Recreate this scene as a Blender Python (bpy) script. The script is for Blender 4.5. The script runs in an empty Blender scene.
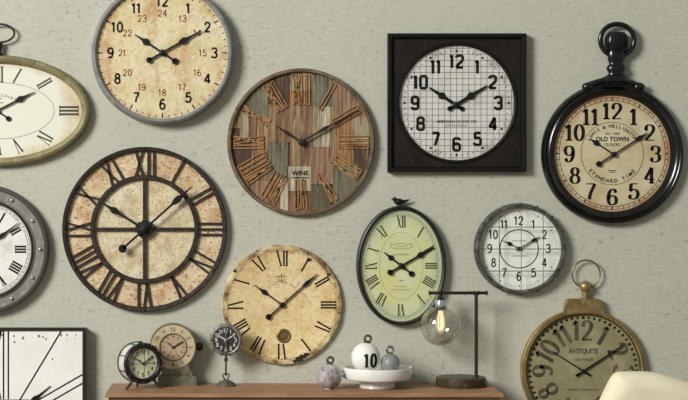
import bpy, bmesh, math, random
from math import sin, cos, pi, radians, sqrt, atan2, hypot
from mathutils import Vector
random.seed(7)
SC = bpy.context.scene
COL = SC.collection

# ------------------------------------------------------------------ frame of the place
CAM_D, FPX, VX, VY = 8.0, 1600.0, 240.0, 200.0     # camera distance to the wall, focal length, where the view axis meets the photo
TABLE_Z = 0.80
CAM_Z = TABLE_Z + 0.915
def S(d):                       # metres per unit at distance d in front of the wall
    return (CAM_D - d) / FPX
def X(px, d=0.0): return (px - VX) * S(d)
def Z(py, d=0.0): return CAM_Z - (py - VY) * S(d)

# ------------------------------------------------------------------ materials
def lin(c):
    o = []
    for v in c[:3]:
        v /= 255.0
        o.append(v / 12.92 if v <= 0.04045 else ((v + 0.055) / 1.055) ** 2.4)
    return (o[0], o[1], o[2], 1.0)

class Nodes:
    def __init__(s, name):
        s.m = bpy.data.materials.new(name); s.m.use_nodes = True
        s.t = s.m.node_tree; s.t.nodes.clear()
        s.out = s.n('ShaderNodeOutputMaterial')
    def n(s, typ, **kw):
        k = s.t.nodes.new(typ)
        for a, v in kw.items(): setattr(k, a, v)
        return k
    def l(s, a, b): s.t.links.new(a, b)
    def coords(s, stretch=(1, 1, 1), which='Object', off=(0, 0, 0)):
        tc = s.n('ShaderNodeTexCoord'); mp = s.n('ShaderNodeMapping')
        mp.inputs['Scale'].default_value = stretch
        mp.inputs['Location'].default_value = off
        s.l(tc.outputs[which], mp.inputs['Vector'])
        return mp.outputs[0]
    def noise(s, vec, scale, detail=4, rough=.55):
        k = s.n('ShaderNodeTexNoise')
        k.inputs['Scale'].default_value = scale; k.inputs['Detail'].default_value = detail
        k.inputs['Roughness'].default_value = rough
        s.l(vec, k.inputs['Vector']); return k.outputs['Fac']
    def ramp(s, fac, lo, hi, a=0.0, b=1.0):
        k = s.n('ShaderNodeMapRange'); k.clamp = True
        k.inputs['From Min'].default_value = lo; k.inputs['From Max'].default_value = hi
        k.inputs['To Min'].default_value = a; k.inputs['To Max'].default_value = b
        s.l(fac, k.inputs['Value']); return k.outputs[0]
    def math(s, op, a, b):
        k = s.n('ShaderNodeMath', operation=op)
        for i, v in enumerate((a, b)):
            if isinstance(v, (int, float)): k.inputs[i].default_value = v
            else: s.l(v, k.inputs[i])
        return k.outputs[0]
    def mix(s, fac, a, b):
        k = s.n('ShaderNodeMix', data_type='RGBA')
        for i, v in ((0, fac), (6, a), (7, b)):
            if isinstance(v, (int, float)): k.inputs[i].default_value = v
            elif isinstance(v, tuple): k.inputs[i].default_value = v
            else: s.l(v, k.inputs[i])
        return k.outputs[2]

def M(name, base, rough=.6, metal=0.0, layers=(), edge=None, bump=0.0, bscale=60, bstretch=(1, 1, 1), spec=.5, coat=0.0, lines=None):
    """layers: (colour, scale, lo, hi, stretch, amount)"""
    g = Nodes(name)
    p = g.n('ShaderNodeBsdfPrincipled')
    p.inputs['Roughness'].default_value = rough
    p.inputs['Metallic'].default_value = metal
    p.inputs['Specular IOR Level'].default_value = spec
    p.inputs['Coat Weight'].default_value = coat
    col = lin(base)
    for i, L in enumerate(layers):
        c, sc, lo, hi = L[:4]
        st = L[4] if len(L) > 4 else (1, 1, 1)
        am = L[5] if len(L) > 5 else 1.0
        f = g.ramp(g.noise(g.coords(st, off=(i * 3.1, i * 1.7, i * 2.3)), sc), lo, hi, 0, am)
        col = g.mix(f, col, lin(c))
    if lines:
        c, sc, th, am = lines
        for q in (1.0, 0.45):
            v = g.n('ShaderNodeTexVoronoi', feature='DISTANCE_TO_EDGE')
            v.inputs['Scale'].default_value = sc * q
            g.l(g.coords((1, .05, 1), off=(q, 0, q)), v.inputs['Vector'])
            f = g.ramp(v.outputs['Distance'], th * .4, th, am, 0)
            col = g.mix(f, col, lin(c))
    if edge:
        c, a, b, r0, r1, ns, am = edge
        vec = g.coords((1 / a, 0, 1 / b))
        ln = g.n('ShaderNodeVectorMath', operation='LENGTH'); g.l(vec, ln.inputs[0])
        nz = g.ramp(g.noise(g.coords(), ns), .3, .7, -.13, .13)
        f = g.ramp(g.math('ADD', ln.outputs['Value'], nz), r0, r1, 0, am)
        col = g.mix(f, col, lin(c))
    if isinstance(col, tuple): p.inputs['Base Color'].default_value = col
    else: g.l(col, p.inputs['Base Color'])
    if bump:
        b = g.n('ShaderNodeBump'); b.inputs['Strength'].default_value = bump
        b.inputs['Distance'].default_value = .003
        g.l(g.noise(g.coords(bstretch), bscale), b.inputs['Height'])
        g.l(b.outputs[0], p.inputs['Normal'])
    g.l(p.outputs[0], g.out.inputs[0])
    return g.m

def glass_material(name, tint, gloss=.9):
    g = Nodes(name)
    tr = g.n('ShaderNodeBsdfTransparent'); tr.inputs[0].default_value = tint
    gl = g.n('ShaderNodeBsdfGlossy'); gl.inputs['Roughness'].default_value = .03
    gl.inputs[0].default_value = (gloss, gloss, gloss, 1)
    lw = g.n('ShaderNodeLayerWeight'); lw.inputs['Blend'].default_value = .32
    f = g.ramp(lw.outputs['Facing'], 0, 1, .05, .8)
    mx = g.n('ShaderNodeMixShader')
    g.l(f, mx.inputs[0]); g.l(tr.outputs[0], mx.inputs[1]); g.l(gl.outputs[0], mx.inputs[2])
    g.l(mx.outputs[0], g.out.inputs[0])
    return g.m

def bulb_material():
    g = Nodes('lit_bulb_glass')
    tr = g.n('ShaderNodeBsdfTransparent'); tr.inputs[0].default_value = (1, .95, .84, 1)
    e = g.n('ShaderNodeEmission'); e.inputs[0].default_value = lin((255, 240, 208)); e.inputs[1].default_value = 1.0
    mx = g.n('ShaderNodeMixShader'); mx.inputs[0].default_value = .42
    g.l(tr.outputs[0], mx.inputs[1]); g.l(e.outputs[0], mx.inputs[2]); g.l(mx.outputs[0], g.out.inputs[0]); return g.m

def emit_material(name, c, st):
    g = Nodes(name)
    e = g.n('ShaderNodeEmission'); e.inputs[0].default_value = lin(c); e.inputs[1].default_value = st
    g.l(e.outputs[0], g.out.inputs[0]); return g.m

# ------------------------------------------------------------------ mesh building
ELL = 96
class MB:
    """collects faces in local units (x right, h out of the wall, z up); one MB becomes one mesh object"""
    def __init__(s): s.v = []; s.f = []; s.mi = []; s.cur = 0
    def add(s, vs, fs):
        o = len(s.v); s.v += vs
        for f in fs: s.f.append([o + i for i in f]); s.mi.append(s.cur)
    def lathe(s, prof, n=ELL, close=False, c=(0, 0)):
        """rings round the h axis; prof entries (a, b, h)"""
        rings = []; vs = []; fs = []
        for a, b, h in prof:
            if a <= 1e-6 and b <= 1e-6: rings.append([len(vs)]); vs.append((c[0], h, c[1]))
            else:
                rings.append(list(range(len(vs), len(vs) + n)))
                for k in range(n):
                    t = 2 * pi * k / n
                    vs.append((c[0] + a * sin(t), h, c[1] + b * cos(t)))
        m = len(rings)
        for i in range(m if close else m - 1):
            A, B = rings[i], rings[(i + 1) % m]
            for k in range(n):
                k2 = (k + 1) % n
                if len(A) == 1 and len(B) == 1: continue
                if len(A) == 1: fs.append([A[0], B[k], B[k2]])
                elif len(B) == 1: fs.append([A[k], A[k2], B[0]])
                else: fs.append([A[k], A[k2], B[k2], B[k]])
        s.add(vs, fs)
    def disc(s, a, b, h0, h1, n=ELL, c=(0, 0)):
        s.lathe([(0, 0, h1), (a, b, h1), (a, b, h0), (0, 0, h0)], n, c=c)
    def rim(s, a, b, pts, n=ELL, c=(0, 0)):
        s.lathe([(a + o, b + o, h) for o, h in pts], n, close=True, c=c)
    def spin(s, prof, c=(0, 0), n=40, sx=1, sh=1):
        """turned round a vertical axis through (x, h) = c; prof entries (r, z)"""
        vs = []; rings = []; fs = []
        for r, z in prof:
            if r <= 1e-6: rings.append([len(vs)]); vs.append((c[0], c[1], z))
            else:
                rings.append(list(range(len(vs), len(vs) + n)))
                for k in range(n):
                    t = 2 * pi * k / n
                    vs.append((c[0] + sx * r * cos(t), c[1] + sh * r * sin(t), z))
        for A, B in zip(rings, rings[1:]):
            for k in range(n):
                k2 = (k + 1) % n
                if len(A) == 1 and len(B) == 1: continue
                if len(A) == 1: fs.append([A[0], B[k], B[k2]])
                elif len(B) == 1: fs.append([A[k], A[k2], B[0]])
                else: fs.append([A[k], A[k2], B[k2], B[k]])
        s.add(vs, fs)
    def ball(s, c, r, n=20, sx=1, sh=1, sz=1):
        prof = [(0, c[2] - r * sz)] + [(r * cos(t), c[2] + r * sz * sin(t)) for t in [(-pi / 2) + pi * i / 12 for i in range(1, 12)]] + [(0, c[2] + r * sz)]
        s.spin(prof, (c[0], c[1]), n, sx, sh)
    def prism(s, pts, h0, h1):
        n = len(pts)
        vs = [(x, h0, z) for x, z in pts] + [(x, h1, z) for x, z in pts]
        fs = [list(range(n)), list(range(n, 2 * n))] + [[i, (i + 1) % n, n + (i + 1) % n, n + i] for i in range(n)]
        s.add(vs, fs)
    def flat(s, pts, h): s.add([(x, h, z) for x, z in pts], [list(range(len(pts)))])
    def box(s, x0, x1, h0, h1, z0, z1):
        s.prism([(x0, z0), (x1, z0), (x1, z1), (x0, z1)], h0, h1)
    def ribbon(s, pts, w, h0, h1=None, closed=False):
        """stroke of width w (number or function of direction) along 2D pts"""
        n = len(pts); L = []; R = []
        for i, p in enumerate(pts):
            if closed: a, b = pts[i - 1], pts[(i + 1) % n]
            else: a, b = pts[max(i - 1, 0)], pts[min(i + 1, n - 1)]
            dx, dz = b[0] - a[0], b[1] - a[1]; ln = hypot(dx, dz) or 1
            ww = w[i] if isinstance(w, (list, tuple)) else (w(dx / ln, dz / ln) if callable(w) else w)
            nx, nz = -dz / ln * ww / 2, dx / ln * ww / 2
            L.append((p[0] + nx, p[1] + nz)); R.append((p[0] - nx, p[1] - nz))
        m = n if closed else n - 1
        for i in range(m):
            j = (i + 1) % n
            q = [L[i], L[j], R[j], R[i]]
            if h1 is None: s.flat(q, h0)
            else: s.prism(q, h0, h1)
    def line(s, a, b, w, h0, h1=None): s.ribbon([a, b], w, h0, h1)
    def tube(s, path, r, n=10, closed=False):
        P = [Vector(p) for p in path]; m = len(P); vs = []; fs = []
        up = Vector((0.13, 1, 0.07))
        for i, p in enumerate(P):
            a = P[i - 1] if (i or closed) else P[i]
            b = P[(i + 1) % m] if (i < m - 1 or closed) else P[i]
            t = (b - a).normalized()
            u = t.cross(up)
            if u.length < 1e-3: u = t.cross(Vector((1, 0, 0)))
            u.normalize(); w = t.cross(u)
            rr = r[i] if isinstance(r, (list, tuple)) else r
            for k in range(n):
                q = 2 * pi * k / n
                vs.append(tuple(p + (u * cos(q) + w * sin(q)) * rr))
        for i in range(m if closed else m - 1):
            j = (i + 1) % m
            for k in range(n):
                k2 = (k + 1) % n
                fs.append([i * n + k, i * n + k2, j * n + k2, j * n + k])
        if not closed:
            fs.append(list(range(n))); fs.append([(m - 1) * n + k for k in range(n)])
        s.add(vs, fs)
    def text(s, string, cx, cz, height, h, width=None, bold=0.0, rot=0.0):
        vs, fs = glyph_mesh(string, bold)
        if not vs: return
        x0 = min(v[0] for v in vs); x1 = max(v[0] for v in vs)
        z0 = min(v[1] for v in vs); z1 = max(v[1] for v in vs)
        k = height / (z1 - z0); kx = k if width is None else width / (x1 - x0)
        o = []
        for x, z in vs:
            x = (x - (x0 + x1) / 2) * kx; z = (z - (z0 + z1) / 2) * k
            o.append((cx + x * cos(rot) + z * sin(rot), h, cz - x * sin(rot) + z * cos(rot)))
        s.add(o, fs)
    def arc_text(s, string, r, a0, a1, height, h, bold=0.0, inside=False, c=(0, 0)):
        n = len(string)
        for i, ch in enumerate(string):
            if ch == ' ': continue
            a = radians(a0 + (a1 - a0) * i / (n - 1))
            s.text(ch, c[0] + r * sin(a), c[1] + r * cos(a), height, h, None, bold, a + (pi if inside else 0))
    def moved(s, fn):
        s.v = [fn(v) for v in s.v]; return s
    def build(s, name, mats, parent=None, scale=1.0, smooth=True, bevel=0.0, kind=None, label=None, origin=(0, 0, 0)):
        me = bpy.data.meshes.new(name)
        me.from_pydata([(x * scale - origin[0], -h * scale - origin[1], z * scale - origin[2]) for x, h, z in s.v], [], s.f)
        if not isinstance(mats, (list, tuple)): mats = [mats]
        for m in mats: me.materials.append(m)
        me.polygons.foreach_set('material_index', s.mi)
        bm = bmesh.new(); bm.from_mesh(me)
        bmesh.ops.recalc_face_normals(bm, faces=bm.faces)
        bm.to_mesh(me); bm.free()
        if smooth:
            me.polygons.foreach_set('use_smooth', [True] * len(me.polygons))
            me.set_sharp_from_angle(angle=radians(35))
        me.update()
        o = bpy.data.objects.new(name, me); COL.objects.link(o)
        o.location = origin
        if parent: o.parent = parent
        if bevel:
            b = o.modifiers.new('Bevel', 'BEVEL'); b.width = bevel; b.segments = 3; b.limit_method = 'ANGLE'; b.angle_limit = radians(40)
        if kind: o['kind'] = kind
        if label: o['label'] = label
        return o

_gc = {}
def glyph_mesh(string, bold):
    key = (string, round(bold, 3))
    if key in _gc: return _gc[key]
    cu = bpy.data.curves.new('glyph', 'FONT'); cu.body = string; cu.size = 1; cu.resolution_u = 3; cu.offset = bold
    ob = bpy.data.objects.new('glyph', cu); COL.objects.link(ob)
    dg = bpy.context.evaluated_depsgraph_get(); dg.update()
    me = bpy.data.meshes.new_from_object(ob.evaluated_get(dg))
    r = ([(v.co.x, v.co.y) for v in me.vertices], [list(p.vertices) for p in me.polygons])
    bpy.data.objects.remove(ob); bpy.data.curves.remove(cu); bpy.data.meshes.remove(me)
    _gc[key] = r
    return r

def thing(name, label, cat, loc, rz=0, group=None):
    o = bpy.data.objects.new(name, None); COL.objects.link(o)
    o.empty_display_size = .05
    o.location = loc; o.rotation_euler = (0, 0, rz)
    o['label'] = label; o['category'] = cat
    if group: o['group'] = group
    return o

# ------------------------------------------------------------------ lettering drawn as strokes
def catmull(P, n=6):
    out = []
    for i in range(len(P) - 1):
        p0 = P[max(i - 1, 0)]; p1 = P[i]; p2 = P[i + 1]; p3 = P[min(i + 2, len(P) - 1)]
        for k in range(n):
            t = k / n
            out.append(tuple(.5 * ((2 * p1[j]) + (-p0[j] + p2[j]) * t + (2 * p0[j] - 5 * p1[j] + 4 * p2[j] - p3[j]) * t * t + (-p0[j] + 3 * p1[j] - 3 * p2[j] + p3[j]) * t ** 3) for j in (0, 1)))
    out.append(P[-1]); return out
def oval(cx, cz, a, b, n=28): return [(cx + a * cos(2 * pi * k / n), cz + b * sin(2 * pi * k / n)) for k in range(n + 1)]
SIX = catmull([(.5, .86), (.38, .97), (.2, .9), (.09, .66), (.06, .36), (.13, .1), (.3, .02), (.48, .1), (.54, .3), (.47, .5), (.3, .58), (.14, .5), (.07, .36)])
ROUND = {
 '0': [oval(.3, .5, .24, .48)],
 '1': [[(.3, 0), (.3, .99)], [(.1, .78), (.3, .97)]],
 '2': [catmull([(.07, .7), (.13, .9), (.3, .98), (.48, .9), (.54, .72), (.45, .5), (.22, .22), (.06, .04)]), [(.04, .04), (.57, .04)]],
 '3': [catmull([(.07, .82), (.16, .94), (.3, .98), (.47, .92), (.52, .75), (.45, .58), (.26, .53)]), catmull([(.26, .53), (.47, .48), (.55, .27), (.47, .09), (.28, .02), (.12, .07), (.05, .2)])],
 '4': [[(.42, 0), (.42, .98)], [(.42, .98), (.03, .26)], [(.03, .26), (.6, .26)]],
 '5': [[(.53, .95), (.13, .95)], [(.14, .96), (.1, .5)], catmull([(.1, .5), (.28, .61), (.48, .53), (.55, .32), (.46, .09), (.27, .02), (.1, .07), (.04, .2)])],
 '6': [SIX], '9': [[(.6 - x, 1 - z) for x, z in SIX]],
 '7': [[(.04, .95), (.57, .95)], catmull([(.55, .95), (.4, .62), (.27, .32), (.22, 0)])],
 '8': [oval(.3, .75, .19, .22), oval(.3, .27, .24, .25)],
}
BLOCK = {
 '0': [[(.05, .12), (.05, .88), (.14, .96), (.46, .96), (.55, .88), (.55, .12), (.46, .04), (.14, .04), (.05, .12)]],
 '1': [[(.3, 0), (.3, 1)], [(.14, .84), (.3, .96)]],
 '2': [[(.05, .78), (.05, .88), (.14, .96), (.46, .96), (.55, .88), (.55, .62), (.46, .5), (.12, .22), (.05, .05)], [(.02, .05), (.58, .05)]],
 '3': [[(.05, .78), (.05, .88), (.14, .96), (.46, .96), (.55, .88), (.55, .6), (.46, .52), (.22, .52)], [(.46, .52), (.55, .42), (.55, .12), (.46, .04), (.14, .04), (.05, .12), (.05, .22)]],
 '4': [[(.45, 0), (.45, .99)], [(.45, .97), (.04, .26)], [(.0, .26), (.62, .26)]],
 '5': [[(.55, .95), (.1, .95)], [(.1, .98), (.1, .52)], [(.1, .58), (.46, .58), (.55, .48), (.55, .12), (.46, .04), (.14, .04), (.05, .12), (.05, .22)]],
 '6': [[(.55, .8), (.55, .88), (.46, .96), (.14, .96), (.05, .88), (.05, .12), (.14, .04), (.46, .04), (.55, .12), (.55, .46), (.46, .55), (.05, .55)]],
 '7': [[(.02, .95), (.58, .95)], [(.55, .95), (.24, .0)]],
 '8': [[(.14, .53), (.07, .6), (.07, .88), (.16, .96), (.44, .96), (.53, .88), (.53, .6), (.46, .53), (.55, .44), (.55, .12), (.46, .04), (.14, .04), (.05, .12), (.05, .44), (.14, .53), (.46, .53)]],
}
BLOCK['9'] = [[(.6 - x, 1 - z) for x, z in st] for st in BLOCK['6']]
def digits(mb, txt, cx, cz, hgt, h, wt, font=ROUND, wid=1.0, contrast=0.0, rot=0.0, gap=.16, serif=False, h1=None, adv1=.34, fine=False):
    """wt: heavy stroke (fraction of height); contrast 0..1 thins the horizontal strokes"""
    adv = [(adv1 if c == '1' else .6) for c in txt]
    tot = sum(adv) + gap * (len(txt) - 1); x = -tot / 2
    def tr(u, w):
        a = u * hgt * wid; b = (w - .5) * hgt
        return (cx + a * cos(rot) + b * sin(rot), cz - a * sin(rot) + b * cos(rot))
    ca, sa = cos(rot), sin(rot)
    def wf(dx, dz):
        v = abs(dx * sa + dz * ca)
        return hgt * wt * (1 - contrast * (1 - v ** 1.5))
    for c, a in zip(txt, adv):
        off = x - (.3 - a / 2)
        for st in font[c]:
            q_ = [tr(u + off, w) for u, w in st]
            if fine and len(q_) == 2: q_ = [(q_[0][0] + (q_[1][0] - q_[0][0]) * i / 10, q_[0][1] + (q_[1][1] - q_[0][1]) * i / 10) for i in range(11)]
            mb.ribbon(q_, wf, h, h1)
        if serif:
            q = wt * .42
            if c == '1': mb.ribbon([tr(off + .1, q / 2), tr(off + .5, q / 2)], hgt * q, h, h1)
            if c == '4': mb.ribbon([tr(off + .28, q / 2), tr(off + .56, q / 2)], hgt * q, h, h1)
            if c in '23569':
                ex = {'2': (.1, .7), '3': (.1, .8), '5': (.08, .2), '6': (.48, .84), '9': (.12, .16)}[c]
                mb.lathe([(0, 0, h), (hgt * wt * .5, hgt * wt * .5, h)], 12, c=tr(off + ex[0], ex[1]))
            if c == '3': mb.lathe([(0, 0, h), (hgt * wt * .5, hgt * wt * .5, h)], 12, c=tr(off + .09, .2))
        x += a + gap

def roman_strokes(txt, thick, thin, space, vw=.44, worn=False):
    """list of (x0, z0, x1, z1, w, kind) on a unit-high box, centred"""
    out = []; x = 0.0
    for c in txt:
        if c == 'I': out.append((x + thick / 2, 0, x + thick / 2, 1, thick, 'I')); x += thick + space
        elif c == 'V':
            w = vw; out.append((x + thick / 2, 1, x + w / 2 + .02, 0, thick, 'D')); out.append((x + w - thin / 2, 1, x + w / 2 + .02, 0, thin, 'U')); x += w + space
        elif c == 'X':
            w = vw + .02; out.append((x + thick / 2, 1, x + w - thick / 2, 0, thick, 'D')); out.append((x + w - thin / 2, 1, x + thin / 2, 0, thin, 'U')); x += w + space
    tot = x - space
    if worn: out = [q for q in out if q[5] != 'U']
    return [(a - tot / 2, b, c - tot / 2, d, w, k) for a, b, c, d, w, k in out], tot
ROM = ['XII', 'I', 'II', 'III', 'IIII', 'V', 'VI', 'VII', 'VIII', 'IX', 'X', 'XI']
def roman(mb, txt, pos, rot, hgt, h, thick=.17, thin=.06, space=.1, wid=1.0, serif=.0, h1=None, outline=0.0, vw=.44, worn=False):
    st, tot = roman_strokes(txt, thick, thin, space, vw, worn)
    def tr(u, w):
        a = u * hgt * wid; b = (w - .5) * hgt
        return (pos[0] + a * cos(rot) + b * sin(rot), pos[1] - a * sin(rot) + b * cos(rot))
    for x0, z0, x1, z1, w, k in st:
        if outline:
            for sg in (-1, 1):
                mb.ribbon([tr(x0 + sg * w / 2, z0), tr(x1 + sg * w / 2, z1)], outline, h, h1)
            for (xx, zz) in ((x0, z0), (x1, z1)):
                mb.ribbon([tr(xx - w * .62, zz), tr(xx + w * .62, zz)], outline, h, h1)
        else:
            q = [tr(x0 - w / 2, z0), tr(x0 + w / 2, z0), tr(x1 + w / 2, z1), tr(x1 - w / 2, z1)]
            if h1 is None: mb.flat(q, h)
            else: mb.prism(q, h, h1)
        if serif:
            for (xx, zz) in ((x0, z0), (x1, z1)):
                if k != 'I' and zz == 0 and 'V' in txt and 'X' not in txt: continue
                e = w / 2 + serif
                zc = zz - .012 if zz else zz + .012
                mb.ribbon([tr(xx - e, zc), tr(xx + e, zc)], hgt * .045, h, h1)

# ------------------------------------------------------------------ hands
def rotp(pts, th):
    return [(x * cos(th) + z * sin(th), -x * sin(th) + z * cos(th)) for x, z in pts]
def hand(name, mat, parent, s, deg, length, h, w=1.4, spade=None, spade_w=4, tail=0, tail_r=0, tail_w=None, th=.7, c=(0, 0), tip=.5):
    """spade: where along the hand the leaf is widest (fraction)"""
    t = radians(deg); mb = MB(); h -= .5
    mv = lambda pts: [(x + c[0], z + c[1]) for x, z in rotp(pts, t)]
    if spade:
        a = length * (spade - .14); b = length * spade; e = length * min(spade + .17, 1)
        pts = [(-w / 2, -tail), (w / 2, -tail), (w / 2, a), (spade_w / 2 * .8, (a + b) / 2), (spade_w / 2, b), (spade_w / 4.5, (b + e) / 2), (w * tip, e), (w * tip / 2, length),
               (-w * tip / 2, length), (-w * tip, e), (-spade_w / 4.5, (b + e) / 2), (-spade_w / 2, b), (-spade_w / 2 * .8, (a + b) / 2), (-w / 2, a)]
    else:
        pts = [(-w / 2, -tail), (w / 2, -tail), (w / 2, length * .1), (w * tip / 2, length), (-w * tip / 2, length), (-w / 2, length * .1)]
    mb.prism(mv(pts), h, h + th)
    if tail_r:
        mb.disc(tail_r, tail_r, h, h + th, 20, c=mv([(0, -tail)])[0])
    if tail_w:
        mb.prism(mv([(-tail_w / 2, -tail * .45), (-tail_w / 2, -tail), (tail_w / 2, -tail), (tail_w / 2, -tail * .45)]), h, h + th)
    return mb.build(name, mat, parent, s, smooth=False)

def pivot(parent, s, mat, r, h0, h1, c=(0, 0)):
    mb = MB(); mb.lathe([(0, 0, h1), (r * .7, r * .7, h1), (r, r, h1 - .5), (r, r, h0)], 24, c=c)
    return mb.build('pivot_cap', mat, parent, s)

def ticks(dial, s, mat, a, b, l, w, h, n=60, big=None, skip=None, name='minute_track', ring=None):
    mb = MB()
    for k in range(n):
        t = 2 * pi * k / n
        L, W = (l, w)
        if big and k % 5 == 0: L, W = big
        p0 = (a * sin(t), b * cos(t)); p1 = ((a - L) * sin(t), (b - L) * cos(t))
        if not ring:
            one = MB(); one.line(p0, p1, W, h); one.build('minute_mark', mat, dial, s, smooth=False)
        else: mb.line(p0, p1, W, h)
    if not ring: return
    for q in (ring or ()):
        o, w2 = q
        mb.lathe([(a + o + w2 / 2, b + o + w2 / 2, h), (a + o - w2 / 2, b + o - w2 / 2, h)])
    return mb.build(name, mat, dial, s, smooth=False)

def wall_thing(name, label, px, py, d, group='clocks hung on the wall'):
    s = S(d)
    t = thing(name, label, 'clock', (X(px, d), -0.001, Z(py, d)), 0, group)
    return t, s

BLACK = M('black_paint', (20, 18, 16), .5, spec=.3)
INK = M('black_ink', (28, 25, 22), .8, spec=.15)
IRON = M('dark_iron', (46, 40, 34), .55, .4, layers=[((82, 68, 52), 40, .5, .75)], bump=.4, bscale=90)

# ================================================================== the setting
def wall_material():
    g = Nodes('plaster_wall_paint')
    p = g.n('ShaderNodeBsdfPrincipled'); p.inputs['Roughness'].default_value = .85; p.inputs['Specular IOR Level'].default_value = .2
    col = lin((189, 190, 174))
    col = g.mix(g.ramp(g.noise(g.coords(), 1.6, 3), .35, .7, 0, .55), col, lin((183, 183, 168)))
    streak = g.noise(g.coords((9, 1, 60)), 1.5, 6, .75)
    col = g.mix(g.ramp(streak, .42, .68, 0, .55), col, lin((208, 208, 196)))
    weave = g.noise(g.coords((60, 1, 14)), 1.3, 4)
    col = g.mix(g.ramp(weave, .5, .75, 0, .25), col, lin((172, 170, 155)))
    sp = g.noise(g.coords((1, 1, 1.5), off=(5, 0, 2)), 33, 2, .5)
    zone = g.ramp(g.noise(g.coords(off=(2, 0, 7)), 2.2, 2), .42, .62)
    col = g.mix(g.math('MULTIPLY', g.ramp(sp, .61, .69, 0, .7), zone), col, lin((146, 134, 122)))
    sp2 = g.noise(g.coords((.55, 1, 1.8), off=(9, 0, 4)), 42, 2, .5)
    col = g.mix(g.ramp(sp2, .645, .71, 0, .6), col, lin((160, 148, 136)))
    g.l(col, p.inputs['Base Color'])
    b = g.n('ShaderNodeBump'); b.inputs['Strength'].default_value = .25; b.inputs['Distance'].default_value = .003
    g.l(streak, b.inputs['Height']); g.l(b.outputs[0], p.inputs['Normal'])
    g.l(p.outputs[0], g.out.inputs[0]); return g.m
mb = MB(); mb.box(-5, 6, -.15, 0, 0, 3.4); mb.build('wall_back', wall_material(), kind='structure', smooth=False)
FLOORM = M('oak_floor', (120, 92, 66), .45, layers=[((88, 64, 44), 3, .35, .65, (8, .6, 1)), ((140, 112, 84), 10, .45, .7, (12, .8, 1))])
mb = MB(); mb.box(-5, 6, 0, 9, -.1, 0); mb.build('floor', FLOORM, kind='structure', smooth=False)
mb = MB(); mb.prism([(-5, 0), (6, 0), (6, .14), (-5, .14)], 0, .018); mb.build('baseboard_back', M('white_trim_paint', (225, 222, 212), .5), kind='structure', smooth=False)

# ================================================================== silver round clock, top left
d = .07
t, s = wall_thing('wall_clock', 'large grey-rimmed clock with yellowed dial and red inner numbers, cut by top edge', 162.2, 52.5, d)
GREYM = M('grey_painted_metal', (142, 146, 142), .45, .25, layers=[((116, 120, 117), 12, .4, .7), ((166, 168, 162), 30, .55, .75)])
AGED = M('yellowed_dial_paper', (222, 210, 168), .75,
         layers=[((204, 188, 134), 9, .4, .7, (1, 1, 1), .8), ((228, 222, 192), 6, .5, .7, (1, 1, 1), .7), ((186, 104, 62), 6, .52, .72, (2.2, 1, .7), .6), ((150, 104, 64), 60, .6, .72, (1, 1, 1), .5), ((170, 84, 50), 14, .62, .74, (1, 1, .6), .55), ((168, 142, 92), 70, .5, .68, (1, 1, 1), .45), ((236, 230, 204), 50, .54, .68, (1, 1, 1), .5)],
         edge=((170, 104, 62), .33, .33, .86, 1.12, 18, .5))
mb = MB(); mb.rim(66, 66, [(0, 9), (0, 12.5), (1.2, 14), (3, 14), (4.6, 12.6), (5.4, 8), (6.2, 0), (0, 0)])
mb.build('rim', GREYM, t, s)
mb = MB(); mb.disc(66.3, 66.3, 2, 10); dial = mb.build('dial', AGED, t, s)
RED = M('faded_red_ink', (142, 78, 50), .8)
for k in range(12):
    a = 2 * pi * k / 12
    n = MB(); digits(n, str(k or 12), 52 * sin(a), 51.5 * cos(a), 9.9, 10.12, .19); n.build('numeral', INK, dial, s, smooth=False)
for k in range(12):
    a = 2 * pi * k / 12
    n = MB(); digits(n, str(k + 12 if k else 24), 40.6 * sin(a), 39.8 * cos(a), 6.5, 10.12, .16); n.build('numeral', RED, dial, s, smooth=False, label='red numeral')
ticks(dial, s, INK, 65, 65, 2.6, .7, 10.12, big=(5, 1.2))
hand('hour_hand', BLACK, t, s, 303.5, 33, 11.4, 2, .62, 7.2, 15.5, 3.3)
hand('minute_hand', BLACK, t, s, 60.5, 45, 12.4, 2, .56, 6.4, 15, 3.0)
pivot(t, s, BLACK, 3.2, 10, 13.8)

# ================================================================== oval clock with ring, left edge
d = .05
t, s = wall_thing('wall_clock', 'wide oval clock with chipped olive rim and cream dial at left edge', -3.5, 110.5, d)
OLIVE = M('chipped_olive_paint', (134, 128, 88), .55, 0, layers=[((108, 100, 66), 10, .42, .66), ((152, 146, 110), 24, .55, .7), ((36, 29, 22), 13, .645, .68, (1, 1, 1), .95)])
CREAM = M('cream_dial_enamel', (230, 230, 212), .45, edge=((202, 176, 132), .385, .24, .84, 1.12, 9, .8))
A, B = 84.5, 47
mb = MB(); mb.rim(A, B, [(0, 5), (.4, 7.5), (2, 9.2), (5, 10), (7.4, 8.8), (8.8, 6), (9, 0), (0, 0)], 128)
mb.build('rim', OLIVE, t, s)
mb = MB(); mb.disc(A + .3, B + .3, 1, 6, 128); dial = mb.build('dial', CREAM, t, s)
INKO = M('grey_black_ink', (62, 60, 54), .7)
for k in range(12):
    a = 2 * pi * k / 12
    # equal angles round the hub, carried out to the oval
    rr = 1 / sqrt((sin(a) / (A - 12.5)) ** 2 + (cos(a) / (B - 10.5)) ** 2)
    r_ = ROM[k] if k != 4 else 'IV'
    n = MB(); roman(n, r_, (rr * sin(a), rr * cos(a)), a, 19 if k in (3, 9) else 15.5, 6.12, .13, .05, .1, .82, .04)
    n.build('numeral', INKO, dial, s, smooth=False)
n = MB(); n.lathe([(57.5, 28.5, 6.1), (57.1, 28.1, 6.1)], 96); n.build('inner_ring', INKO, dial, s, smooth=False)
n = MB()
n.arc_text('ANTIQUE CLOCKS', 46, -26, 26, 2.6, 6.12, .01, c=(-2, -30)); n.build('lettering', INKO, dial, s, smooth=False)
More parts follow.
